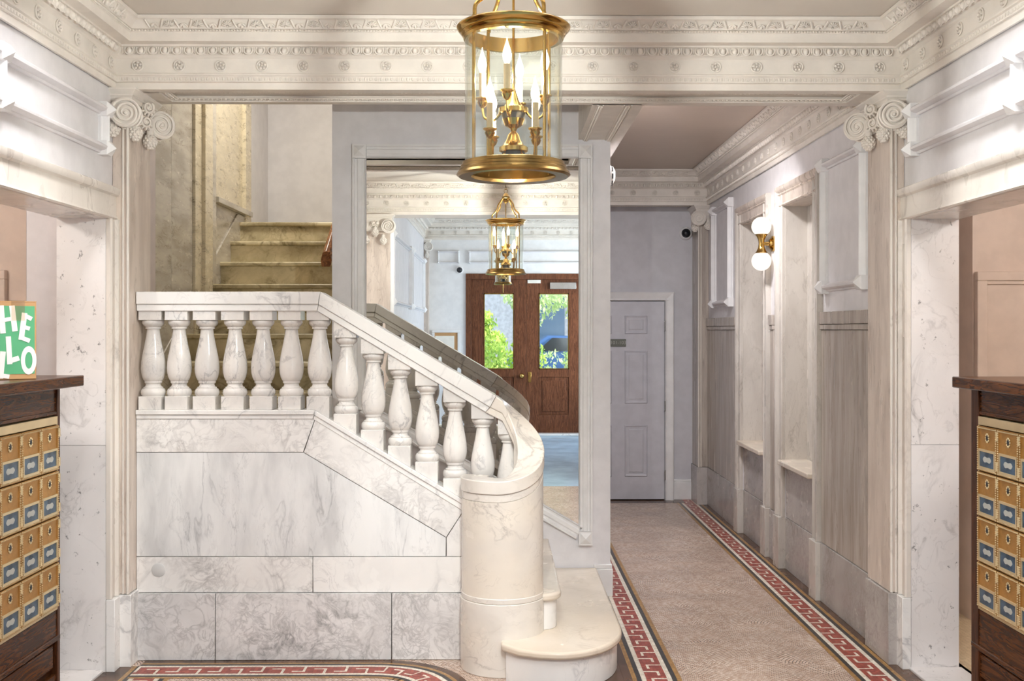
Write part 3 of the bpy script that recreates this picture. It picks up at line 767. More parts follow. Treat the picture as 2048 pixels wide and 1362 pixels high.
for y in (652, 812, 950):
    _, z = P(1328, y, YE - .06); MB().lathe([(.008, -.045), (.008, .045)], (x1 + .004, YE - .062, z), 10).build('hinge', M['chrome'], d)
MB().box(x0, x1, YE - .02, YE + .01, 0, .012).build('gap_strip', M['blk'], d)  # black strip stands in for the dark gap under the leaf
MB().tube([(x0 + .06, YE - .05, .93), (x0 + .06, YE - .1, .93)], .012, 10).ball((x0 + .06, YE - .12, .93), .03, 12, 8).build('knob', M['chrome'], d)
bb = MB().box(xc_ + .006, 1.80, YE - .022, YE, 0, .17).box(xc_ + .006, 1.80, YE - .016, YE, .17, .19)
S(bb.build('baseboard_back', M['white'], bev=.004))
# number plaque
a, za = P(1221, 678, YE - .06); b, zb = P(1252, 693, YE - .06)
pq = tag(MB().box(a, b, YE - .062, YE - .05, zb, za).build('door_plaque', M['plaque'], bev=.002), 'small grey number plaque on the white panelled corridor door', 'sign')
def text(s, name, mat, par, size, loc, rot, ext=.001, align='CENTER'):
    cu = bpy.data.curves.new(name, 'FONT'); cu.body = s; cu.size = size; cu.extrude = ext; cu.align_x = align; cu.align_y = 'CENTER'
    tmp = bpy.data.objects.new(name, cu); COL.objects.link(tmp); bpy.context.view_layer.update()
    me = bpy.data.meshes.new_from_object(tmp.evaluated_get(bpy.context.evaluated_depsgraph_get()))
    bpy.data.objects.remove(tmp); me.materials.clear(); me.materials.append(mat)
    return put(name, me, par, loc=loc, rot=rot)
text('101-103', 'lettering', M['plq'], pq, .045, ((a + b) / 2, YE - .0625, (za + zb) / 2), (PI / 2, 0, 0))
# dome cameras
def dome(label, x, y, z, n, s=1.):
    r = thing('dome_camera', label, 'security camera', (x, y, z)); rot = (PI / 2, 0, 0) if n < 0 else (-PI / 2, 0, 0)
    m = MB().lathe([(.0, 0), (.062, 0), (.062, .014), (.052, .03), (.043, .034), (.043, .02)], n=32, cap=False); put('housing', m.mesh('housing', M['white']), r, local=True, rot=rot)
    m = MB().lathe([(.044, .026), (.040, .045), (.028, .06), (.012, .067), (.0005, .068)], n=28, cap=False); put('dome_cover', m.mesh('dome_cover', M['dark']), r, local=True, rot=rot)
    return r
x, z = P(1371, 467, YE); dome('white dome camera high on the wall over the corridor door', x, YE, z, -1)
dome('white dome camera reflected in the mirror left of the entrance doors', -.64, YD, 2.515, 1)
# alarm on the corridor side of the mirror wall
xa, za = P(1230, 351, 6.6)
r = thing('smoke_alarm', 'round white alarm with black slots beside the top of the mirror wall', 'smoke alarm', (XM1, 6.6, za)); rot = (0, PI / 2, 0)
put('base_plate', MB().lathe([(0, 0), (.066, 0), (.066, .018), (.0, .018)], n=36).mesh('base_plate', M['white']), r, local=True, rot=rot)
put('cover', MB().lathe([(.055, .018), (.06, .022), (.058, .034), (.046, .04), (.03, .048), (0, .05)], n=36).mesh('cover', M['cream']), r, local=True, rot=rot)
sl = MB()
for k in range(8):
    t = 2 * PI * k / 8 + .2; sl.M = Matrix.Rotation(t, 4, 'Z'); sl.box(.046, .0605, -.016, .016, .024, .033)
sl.M = None; put('slot', sl.mesh('slot', M['blk']), r, local=True, rot=rot)
# wall sconce between the niches
ys = 7.42; gx = XC - .085
r = thing('wall_sconce', 'brass wall sconce with two glowing white globes between the marble niches', 'wall light', (XC, ys, 2.2))
zg1, zg2 = ZY(453, gx, ys), ZY(522, gx, ys); zm = (zg1 + zg2) / 2; gr = .068
for z, s in ((zg1, 1), (zg2, -1)):
    m = MB(); pr = [(gr * math.sin(t), -gr * math.cos(t)) for t in [.55 + (PI - .55) * k / 14 for k in range(15)]]
    m.lathe([(p, s * q) for p, q in pr], (gx, ys, z), 28); m.build('globe', M['globe'], r)
m = MB(); hh = zg1 - zm - gr * .80
m.lathe([(.046, -hh), (.034, -hh * .8), (.022, -hh * .4), (.018, 0), (.022, hh * .4), (.034, hh * .8), (.046, hh)], (gx, ys, zm), 28); m.build('body', M['brass'], r)
for s in (-1, 1):
    m = MB().tube([(gx, ys - .02, zm + s * hh * .9), (gx, ys - .028, zm + s * hh * .3), (gx, ys - .03, zm)], .004, 6); m.build('rib', M['brass'], r)
m = MB(); m.M = Matrix.Translation((XC, ys, zm)) @ Matrix.Rotation(-PI / 2, 4, 'Y'); m.lathe([(.055, 0), (.055, .012), (.04, .018), (.03, .03), (.014, .034), (.012, .09)], n=28); m.M = None
m.build('wall_plate', M['brass'], r)

# baseboard block at the end of the mirror wall
b = MB(); b.box(XM1 - .10, XM1 + .014, YM - .014, YM + .3, 0, .165); b.box(XM1 - .10, XM1 + .01, YM - .01, YM + .3, .165, .192); b.box(XM1 - .02, XM1 + .014, YM, YE - .1, 0, .165)
S(b.build('baseboard_center', M['white'], bev=.004))

# =====================================================================
# mirror
# =====================================================================
YG = YM - .012
def pm(x, y): q = P(x, y, YG); return Vector((q[0], 0, q[1]))
r = thing('wall_mirror', 'large white framed wall mirror with slanted lower edge above the stairs', 'mirror', (.1, YM, 1.2))
gp = [pm(733, 803), pm(733, 317), pm(1157, 317), pm(1157, 1048)]
MB().prism([(p.x, p.z) for p in gp], 'y', YG, YM - .004).build('mirror_glass', M['mirror'], r)
cas = [(0, 0), (0, .012), (.007, .022), (.013, .014), (.022, .014), (.03, .020), (.05, .020), (.058, .014), (.067, .014), (.072, .024), (.084, .024), (.084, 0)]
def casing(p, q, out):
    """fluted casing strip from p to q (x,z), widening towards 'out'"""
    m = MB(); A, B = [], []
    for t, dpt in cas:
        o = out * t; A.append(m._a((p.x + o.x, YM - dpt, p.z + o.z))); B.append(m._a((q.x + o.x, YM - dpt, q.z + o.z)))
    k = len(A)
    for i in range(k - 1): m.f.append([A[i], A[i + 1], B[i + 1], B[i]]); m.m.append(0)
    m.f += [A[::-1], B]; m.m += [0, 0]
    return m.build('frame_moulding', M['white'], r)
V = Vector
casing(gp[0] + V((0, 0, -.05)), gp[1], V((-1, 0, 0))); casing(gp[1], gp[2], V((0, 0, 1))); casing(gp[2], pm(1157, 1062), V((1, 0, 0)))
dn = (gp[3] - gp[0]).normalized(); casing(gp[0], gp[3] + dn * .03, V((dn.z, 0, -dn.x)) if dn.x * -1 < 0 else V((-dn.z, 0, dn.x)))
def blockm(x, z, s=.082):
    m = MB(); h = s / 2; y = YM - .03
    m.box(x - h, x + h, y, YM, z - h, z + h); e = h * .8
    c = [(x - e, y, z - e), (x + e, y, z - e), (x + e, y, z + e), (x - e, y, z + e)]; t = (x, y - .018, z)
    for k in range(4): m.poly([c[k], c[(k + 1) % 4], t])
    return m.build('corner_block', M['white'], r)
blockm(gp[1].x - .042, gp[1].z + .042); blockm(gp[2].x + .042, gp[2].z + .042); q = pm(1171, 1076); blockm(gp[2].x + .042, q.z)

# =====================================================================
# staircase
# =====================================================================
RZ = .175
st = thing('marble_staircase', 'marble staircase turning up to the left behind the balustrade', 'staircase', (-.6, 5.9, 0))
def slab(pts, z0, z1, mat, nm='step', out=.022):
    # riser block and an overhanging rounded tread
    cx = sum(p[0] for p in pts) / len(pts)
    rb = MB().prism(pts, 'z', z0, z1 - .034).build(nm, M['marb'], st, bev=.003)
    return rb
def offs(pts, d):
    n = len(pts); res = []
    area = sum(pts[i][0] * pts[(i + 1) % n][1] - pts[(i + 1) % n][0] * pts[i][1] for i in range(n))
    sg = 1 if area > 0 else -1
    for i in range(n):
        a, b, c = V((*pts[i - 1], 0)), V((*pts[i], 0)), V((*pts[(i + 1) % n], 0))
        d0 = (b - a).normalized(); d1 = (c - b).normalized()
        n0 = V((d0.y, -d0.x, 0)) * sg; n1 = V((d1.y, -d1.x, 0)) * sg; mm = (n0 + n1).normalized(); k = d / max(.4, mm.dot(n0))
        res.append((b.x + mm.x * k, b.y + mm.y * k))
    return res
s1 = [(.22, 6.388), (.55, 6.388), (.553, 5.12)] + [(.25 + .303 * math.cos(t), 5.12 + .40 * math.sin(t)) for t in [-PI / 2 * k / 12 for k in range(1, 13)]] + [(.17, 4.733), (.09, 4.77), (.02, 4.845), (.02, 5.1), (.22, 5.2)]
s2 = [(-.05, 6.388), (.262, 6.388), (.266, 5.14)] + [(.19 + .076 * math.cos(t), 5.14 + .085 * math.sin(t)) for t in [-PI / 2 * k / 8 for k in range(1, 9)]] + [(.1, 5.07), (.0, 5.3), (-.05, 5.3)]
for k, poly in ((1, s1), (2, s2)):
    slab(poly, RZ * (k - 1), RZ * k, 'marb')
    lip = [(a[0], min(a[1], 6.388)) for a in offs(poly, .022)]
    MB().prism(lip, 'z', RZ * k - .036, RZ * k).build('tread', M['step'], st, bev=.012, seg=3)
for k in range(3, 7):
    xr = .552 - .285 * (k - 1)
    MB().box(xr - .32, xr, 5.30, 6.388, RZ * (k - 1), RZ * k - .036).build('step', M['marb'], st)
    MB().box(xr - .32, xr + .022, 5.30, 6.388, RZ * k - .036, RZ * k).build('tread', M['step'], st, bev=.012, seg=3)
ZL = 7 * RZ
MB().prism([(PL + .004, 5.31), (-1.16, 5.31), (-1.16, 6.7), (XW + .004, 6.7), (XW + .004, YB1 + .004), (PL + .004, YB1 + .004)], 'z', ZL - .16, ZL).build('landing', M['olive'], st, bev=.006)
for k in range(1, 8):
    y = 6.4 + .29 * k; z = ZL + RZ * k; yb = y + .33 if k < 7 else YW - .004
    MB().box(-2.07, XM0 - .004, y, yb, z - RZ, z - .032).build('step', M['olive'], st, bev=.002)
    MB().box(-2.08, XM0 - .004, y - .025, yb, z - .032, z).build('tread', M['olive'], st, bev=.010, seg=3)
sk = MB(); sk.prism([(6.45, ZL), (6.45, 1.41), (8.36, 2.51), (8.7, 2.51), (8.7, ZL)], 'x', XW + .004, -2.062)
sk.build('wall_string', M['olive2'], st, bev=.004)
# side wall of the stairs, slab by slab
def pw(x, y): return P(x, y, YS)
sw = lambda nm, pts, mat, y0=0.0: MB().prism([(pw(*p)[0], max(0.002, pw(*p)[1])) for p in pts], 'y', YS + y0, YS + .13).build(nm, M[mat], st, bev=.0015, seg=1)
sw('base_slab', [(273, 1186), (431, 1186), (431, 1330), (273, 1330)], 'brec', -.012); sw('base_slab', [(432.5, 1186), (783, 1186), (783, 1330), (432.5, 1330)], 'brec', -.012)
sw('base_slab', [(784.5, 1186), (945, 1186), (945, 1330), (784.5, 1330)], 'brec', -.012)
sw('band_slab', [(273, 1114), (625, 1114), (625, 1185), (273, 1185)], 'marb2'); sw('band_slab', [(626.3, 1114), (945, 1114), (945, 1185), (626.3, 1185)], 'marb')
sw('main_slab', [(273, 905), (606.5, 905), (891.5, 1075), (891.5, 1113), (273, 1113)], 'pan')
sw('upper_slab', [(273, 838), (629.5, 838), (606.5, 904), (273, 904)], 'marb2', -.004); sw('raking_slab', [(630.8, 838.5), (926, 1022), (892.4, 1074), (608, 904.5)], 'marb2', -.004)
sw('end_slab', [(893, 1075.5), (926.5, 1023.5), (950, 1038), (950, 1113), (893, 1113)], 'marb')
x, z = pw(317, 1140); m = MB(); m.M = Matrix.Translation((x, YS + .004, z)) @ Matrix.Rotation(PI / 2, 4, 'X'); m.lathe([(.0335, 0), (.0335, .006), (.031, .0075), (0, .0075)], n=32); m.M = None
m.build('round_plug', plain('grey_plug', lin(204, 204, 203), .3), st)
# marble facing of the stairwell wall
sf = sroot('trim_21', (XW, 7.5, 0))
def facing(nm, y0, y1, z0, z1, t, mat): return MB().box(XW + .0, XW + t, y0, y1, z0, z1).build(nm, M[mat], sf, bev=.002)
y_ = [YX(x, XW + .03) for x in (303, 343, 385, 398, 413, 427, 432, 487, 496)]
facing('wall_slab', 5.5, y_[1] - .002, 0, ZT, .03, 'olive2'); facing('wall_slab', y_[1] + .002, y_[2], 0, ZT, .03, 'olive2')
facing('rib', y_[2], y_[3], 0, ZT, .05, 'bright'); facing('rib', y_[3], y_[4], 0, ZT, .075, 'bright'); facing('rib', y_[4], y_[5], 0, ZT, .05, 'olive2')
facing('niche_panel', y_[6], y_[7], 2.56, ZT, .02, 'bright'); facing('sill', y_[5], y_[8], 2.52, 2.56, .07, 'olive2'); facing('niche_side', y_[7], y_[8] + .03, 2.3, ZT, .05, 'bright'); facing('under_sill', y_[5], y_[8], 0, 2.52, .025, 'olive2')
# wooden handrail of the upper flight
hr = thing('wooden_handrail', 'brown wooden handrail climbing beside the upper stairs left of the mirror wall', 'handrail', (-1.1, 7.5, 2.3))
m = MB(); dY = 2.0; y0 = 6.78; z0 = ZY(518, -1.13, 6.78)
pr = [(-.028, -.05), (.028, -.05), (.034, -.01), (.022, .04), (.0, .05), (-.022, .04), (-.034, -.01)]
A = [m._a((-1.115 + a, y0, z0 + b)) for a, b in pr]; B = [m._a((-1.115 + a, y0 + dY, z0 + b + dY * RZ / .29)) for a, b in pr]
for k in range(7): m.f.append([A[k], A[(k + 1) % 7], B[(k + 1) % 7], B[k]]); m.m.append(0)
m.f += [A[::-1], B]; m.m += [0, 0]; m.build('rail', M['rail'], hr, bev=.004)
for dy in (.25, 1.1, 1.8):
    MB().tube([(XM0, y0 + dy, z0 + dy * RZ / .29 - .1), (-1.1, y0 + dy, z0 + dy * RZ / .29 - .1), (-1.115, y0 + dy, z0 + dy * RZ / .29 - .03)], .008, 8).build('bracket', M['brassd'], hr)

# =====================================================================
# balustrade
# =====================================================================
ba = thing('marble_balustrade', 'white marble balustrade with turned balusters and a curling newel drum', 'balustrade', (-.6, 5.24, 0))
BY = 5.235; HW = .055
def raily(x): return 622 if x < 634 else 622 + .598 * (x - 634)
def railt(x): return 583.5 if x < 641 else 583.5 + .592 * (x - 641)
def curbt(x): return 820 if x < 630 else 820 + .603 * (x - 630)
def zf(x, y): return P(x, y, YS)[1]
prof = [(.001, 0), (.053, 0), (.058, .008), (.0595, .018), (.057, .029), (.052, .036), (.047, .037), (.047, .043), (.040, .046), (.036, .053), (.036, .060), (.041, .063), (.042, .067), (.042, .074),
        (.046, .077), (.053, .093), (.0578, .115), (.0592, .137), (.0575, .165), (.053, .195), (.0465, .228), (.0395, .262), (.0335, .295), (.0302, .322), (.0302, .327),
        (.037, .328), (.0375, .334), (.036, .337), (.044, .343), (.051, .351), (.0535, .359), (.0525, .367), (.049, .370), (.001, .370)]
BAL = MB().lathe(prof, n=32).mesh('baluster', M['bal'], 30)
def blockx(x, y): return P(x, y, BY - HW)[0]
lv = [297, 352.5, 408.5, 465, 522, 579, 636]; dg = [690, 744.5, 798.5, 853, 909, 965, 1018]
for i, x in enumerate(lv + dg):
    X = P(x + (0 if i else 3), 700, BY - .05)[0]
    yb = 793 if i < 7 else 828 + .59 * (x - 690)
    zb = zf(x, yb)
    o = put('baluster', BAL, ba, loc=(X, BY, zb), rot=(0, 0, random.random() * 6))
    L_, R_ = X - HW, X + HW
    if i == 0: L_ = max(L_, PL + .006)
    xl, xr = x - HW * 411, x + HW * 411
    kb = [(P(630, 800, BY - HW)[0], zf(630, 820))] if xl < 630 < xr else []
    m = MB().prism([(L_, zf(xl, curbt(xl)))] + kb + [(R_, zf(xr, curbt(xr))), (R_, zb), (L_, zb)], 'y', BY - HW, BY + HW); m.build('base_block', M['bal'], ba, bev=.002)
    zt2 = zb + .37
    kb = [(P(634, 600, BY - HW)[0], zf(634, 622) + .004)] if xl < 634 < xr else []
    m = MB().prism([(L_, zt2), (R_, zt2), (R_, max(zt2 + .004, zf(xr, raily(xr)) + .004))] + kb + [(L_, zf(xl, raily(xl)) + .004)], 'y', BY - HW, BY + HW); m.build('cap_block', M['bal'], ba, bev=.002)
# curb and raking curb
cp_ = lambda x, y: P(x, y, YS)
c = MB(); c.prism([cp_(273, 820), cp_(630, 820), cp_(628.5, 829), cp_(273, 829)], 'y', YS - .016, YS + .13); c.prism([cp_(273, 829), cp_(628.5, 829), cp_(626, 838), cp_(273, 838)], 'y', YS - .008, YS + .13)
c.build('curb', M['marb'], ba, bev=.003)
c = MB(); c.prism([cp_(630.6, 820.3), cp_(1006, 820 + .603 * 376), cp_(1006, 829.5 + .603 * 377), cp_(629, 829.5)], 'y', YS - .016, YS + .13); c.prism([cp_(629, 829.5), cp_(1006, 829.5 + .603 * 377), cp_(1006, 840 + .608 * 379), cp_(627, 838.5)], 'y', YS - .008, YS + .13)
c.build('curb', M['marb'], ba, bev=.003)
# handrail
def rail(pts_hi, pts_mid, pts_lo):
    m = MB(); m.prism([cp_(*p) for p in pts_hi + pts_mid[::-1]], 'y', YS - .016, YS + .125); m.prism([cp_(*p) for p in pts_mid + pts_lo[::-1]], 'y', YS - .008, YS + .117)
    return m.build('handrail', M['marb'], ba, bev=.003)
rail([(274, 583.5), (641, 583.5)], [(274, 608.5), (637, 608.5)], [(274, 622), (634.5, 622)])
rail([(641.8, 584), (992, 791.5)], [(637.8, 609), (980, 814)], [(635, 622.3), (971, 824)])
# newel drum: the rail curls round and down, a curved wall beneath it
CX, CY, RO, RI = .005, 5.088, .200, .072
def arc(t0, t1, n): return [t0 + (t1 - t0) * k / n for k in range(n + 1)]
zj = P(992, 793, YS)[1]
def railz(t):      # t in degrees, 90 = away from the camera, falling clockwise
    if t >= 0: return 1.03 + (zj - .02 - 1.03) * (t / 90) ** 1.05
    if t > -100:
        q = -t / 100; return 1.03 - .127 * (1 - (1 - q) ** 2)
    return .903
def ringwall(nm, t0, t1, n, zlo, zhi, ri, ro, mat, bev=0, lead=None, joint=True):
    m = MB(); rows = []
    seq = []
    if lead: seq += [('L', lead)]
    seq += [('A', t) for t in arc(t0, t1, n)]
    for k, t in seq:
        if k == 'L':
            (xa, za), (xb, zb2) = t; rows.append([m._a((xb, CY + ri, zb2)), m._a((xb, CY + ro, zb2)), m._a((xa, CY + ro, za)), m._a((xa, CY + ri, za))]); continue
        a = math.radians(t); c, s = math.cos(a), math.sin(a)
        rows.append([m._a((CX + ri * c, CY + ri * s, zlo(t))), m._a((CX + ro * c, CY + ro * s, zlo(t))), m._a((CX + ro * c, CY + ro * s, zhi(t))), m._a((CX + ri * c, CY + ri * s, zhi(t)))])
    for a, b in zip(rows, rows[1:]):
        for k in range(4): m.f.append([a[k], a[(k + 1) % 4], b[(k + 1) % 4], b[k]]); m.m.append(0)
    m.f += [rows[0], rows[-1][::-1]]; m.m += [0, 0]
    return m.build(nm, M[mat], ba, bev=bev, ang=40)
LA, LB, LC = cp_(992.5, 792), cp_(980.5, 814.5), cp_(971.5, 824.5)
ringwall('handrail', 90, -205, 70, lambda t: railz(t) - .062, railz, RI, RO, 'drum', .004, (LA, LB))
ringwall('handrail_moulding', 90, -205, 70, lambda t: railz(t) - .098, lambda t: railz(t) - .0625, RI + .006, RO - .006, 'drum', .002, (LB, LC))
ringwall('newel_drum', 48, -205, 64, lambda t: .30, lambda t: railz(t) - .0985, RI + .01, RO - .005, 'drum')
ringwall('newel_plinth', 48, -205, 64, lambda t: .0, lambda t: .335, RI + .008, RO, 'drum', .003)
ringwall('newel_moulding', 48, -205, 64, lambda t: .335, lambda t: .362, RI + .009, RO - .0025, 'drum', .004)

# =====================================================================
# lantern
# =====================================================================
def tubecurve(pts, n=8):
    """Catmull-Rom through the points"""
    q = [V(p) for p in pts]; q = [2 * q[0] - q[1]] + q + [2 * q[-1] - q[-2]]; out = []
    for i in range(1, len(q) - 2):
        for k in range(n):
            t = k / n; a, b, c, d = q[i - 1], q[i], q[i + 1], q[i + 2]
            out.append(.5 * (2 * b + (c - a) * t + (2 * a - 5 * b + 4 * c - d) * t * t + (3 * b - a - 3 * c + d) * t ** 3))
    out.append(q[-2]); return out
def lantern(label, cx, cy, zlo, zhi, R, zceil, cat='pendant light', full=True):
    r = thing('pendant_lantern', label, cat, (cx, cy, zceil)); C = (cx, cy, 0); k = R / .183
    g = R * .852
    MB().lathe([(g - .012 * k, zhi - .038 * k), (g + .004 * k, zhi - .037 * k), (g + .007 * k, zhi - .030 * k), (g + .005 * k, zhi - .028 * k), (g + .010 * k, zhi - .024 * k), (g + .013 * k, zhi - .018 * k), (g + .011 * k, zhi - .016 * k), (g + .018 * k, zhi - .012 * k), (g + .022 * k, zhi - .007 * k), (R - .002, zhi - .004 * k), (R, zhi + .001 * k), (R - .004 * k, zhi + .005 * k), (R - .016 * k, zhi + .008 * k), (g - .012 * k, zhi + .008 * k), (g - .012 * k, zhi - .038 * k)], C, 64, cap=False).build('top_ring', M['brass'], r)
    MB().lathe([(g - .02 * k, zlo - .018 * k), (R - .008 * k, zlo - .02 * k), (R, zlo - .014 * k), (R - .003 * k, zlo - .006 * k), (R - .009 * k, zlo - .004 * k), (R - .009 * k, zlo + .003 * k), (g + .014 * k, zlo + .006 * k), (g + .014 * k, zlo + .014 * k), (g + .008 * k, zlo + .017 * k), (g + .008 * k, zlo + .026 * k), (g - .008 * k, zlo + .03 * k), (g - .014 * k, zlo + .026 * k), (g - .012 * k, zlo - .006 * k), (g - .02 * k, zlo - .018 * k)], C, 64, cap=False).build('bottom_ring', M['brassd'], r)
    MB().lathe([(g - .005, zlo + .02 * k), (g, zlo + .02 * k), (g, zhi - .02 * k), (g - .005, zhi - .02 * k), (g - .005, zlo + .02 * k)], C, 64, cap=False).build('glass_cylinder', M['glass'], r)
    angs = [math.radians(a) for a in (212, 310, 37, 124)]
    for a in angs:
        x, y = cx + (g - .008) * math.cos(a), cy + (g - .008) * math.sin(a)
        MB().tube([(x, y, zlo), (x, y, zhi + .02 * k)], .0055 * k, 8).build('post', M['brass'], r)
        e = g * .93; ca, sa = math.cos(a), math.sin(a)
        pts = tubecurve([(cx + e * ca, cy + e * sa, zhi + .02 * k), (cx + e * .97 * ca, cy + e * .97 * sa, zhi + .055 * k), (cx + e * .74 * ca, cy + e * .74 * sa, zhi + .085 * k), (cx + e * .60 * ca, cy + e * .60 * sa, zhi + .115 * k), (cx + e * .56 * ca, cy + e * .56 * sa, zhi + .14 * k), (cx + e * .32 * ca, cy + e * .32 * sa, zhi + .185 * k), (cx + .022 * ca, cy + .022 * sa, zhi + .205 * k)])
        MB().tube(pts, .0065 * k, 8).build('arm', M['brass'], r)
    MB().lathe([(.001, zhi + .15 * k), (.018 * k, zhi + .158 * k), (.03 * k, zhi + .18 * k), (.03 * k, zhi + .195 * k), (.036 * k, zhi + .2 * k), (.036 * k, zhi + .212 * k), (.026 * k, zhi + .22 * k), (.02 * k, zhi + .235 * k), (.008 * k, zhi + .245 * k), (.001, zhi + .246 * k)], C, 24).build('top_hub', M['brassd'], r)
    zt_ = zhi + .245 * k; ch = MB()
    ch.tube([(cx + .016 * math.cos(t), cy, zt_ + .016 + .018 * math.sin(t)) for t in [2 * PI * i / 16 for i in range(16)]], .0025, 6, closed=True)
    n = max(1, int((zceil - .03 - zt_ - .03) / .022)); 
    for i in range(n):
        z = zt_ + .042 + i * .022; al = i % 2
        ch.tube([(cx + (0 if al else .007 * math.cos(t)), cy + (.007 * math.cos(t) if al else 0), z + .014 * math.sin(t)) for t in [2 * PI * j / 10 for j in range(10)]], .002, 5, closed=True)
    ch.build('chain', M['brassd'], r)
    MB().lathe([(.001, zceil - .035), (.02, zceil - .03), (.05, zceil - .012), (.055, zceil)], C, 28).build('ceiling_rose', M['brass'], r)
    if full:
        MB().tube([(cx, cy, zhi + .16 * k), (cx, cy, zlo + .25)], .004, 8).build('stem', M['brass'], r)
    zb = zlo
    MB().lathe([(.001, zb + .02), (.012, zb + .022), (.028, zb + .03), (.036, zb + .045), (.037, zb + .058)], C, 24).build('lower_bowl', M['blk'], r)
    MB().lathe([(.037, zb + .058), (.046, zb + .062), (.046, zb + .075), (.034, zb + .082), (.022, zb + .10), (.018, zb + .115), (.008, zb + .125), (.012, zb + .135), (.028, zb + .145), (.036, zb + .165)], C, 24).build('column', M['brass'], r)
    MB().lathe([(.018, zb + .142), (.034, zb + .16), (.039, zb + .182)], C, 24).build('upper_bowl', M['blk'], r)
    MB().lathe([(.039, zb + .182), (.047, zb + .186), (.047, zb + .2), (.03, zb + .206), (.018, zb + .225), (.01, zb + .25), (.004, zb + .26)], C, 24).build('cap', M['brass'], r)
    def candle(ang, rad, zc, z_arm):
        ca, sa = math.cos(ang), math.sin(ang); x, y = cx + rad * ca, cy + rad * sa
        pts = tubecurve([(cx + .035 * ca, cy + .035 * sa, z_arm), (cx + rad * .62 * ca, cy + rad * .62 * sa, z_arm - .03), (cx + rad * .92 * ca, cy + rad * .92 * sa, z_arm - .022), (x, y, z_arm + .01), (x, y, zc - .02)])
        MB().tube(pts, .0042, 8).build('candle_arm', M['brass'], r)
        cd = MB().lathe([(.004, zc - .028), (.012, zc - .02), (.017, zc - .008), (.014, zc - .004), (.022, zc + .002), (.022, zc + .005), (.011, zc + .006), (.011, zc + .004)], (x, y, 0), 18).build('candle_cup', M['brass'], r)
        MB().lathe([(.0105, zc + .004), (.0105, zc + .084), (.004, zc + .086)], (x, y, 0), 16).build('candle_sleeve', M['candle'], cd)
        zz = zc + .084
        MB().lathe([(.006, zz), (.0125, zz + .016), (.0145, zz + .028), (.012, zz + .044), (.0065, zz + .06), (.0022, zz + .074), (.0008, zz + .084)], (x, y, 0), 16).build('bulb', M['bulb'], cd)
    if full:
        for a in (258, 348, 78, 168): candle(math.radians(a), .102, zlo + .232, zlo + .195)
        for a in (222, 312, 42, 132): candle(math.radians(a), .10, zlo + .118, zlo + .055)
    else:
        for a in (30, 150, 270): candle(math.radians(a), .06, zlo + .1, zlo + .06)
        MB().lathe([(.001, zlo - .12), (.006, zlo - .11), (.005, zlo - .03), (.012, zlo - .01), (.012, zlo + .03)], C, 12).build('finial', M['brass'], r)
    return r
LX, LZ0 = P(1027, 342, 3.40); _, LZ1 = P(1028, 57, 3.40)
lantern('large brass and glass candle lantern hanging in the middle of the lobby', LX, 3.40, LZ0, LZ1, .182, ZC)
lantern('smaller glass lantern seen only in the mirror below the large lantern', .02, -.75, 2.19, 2.48, .12, 3.286, full=False)

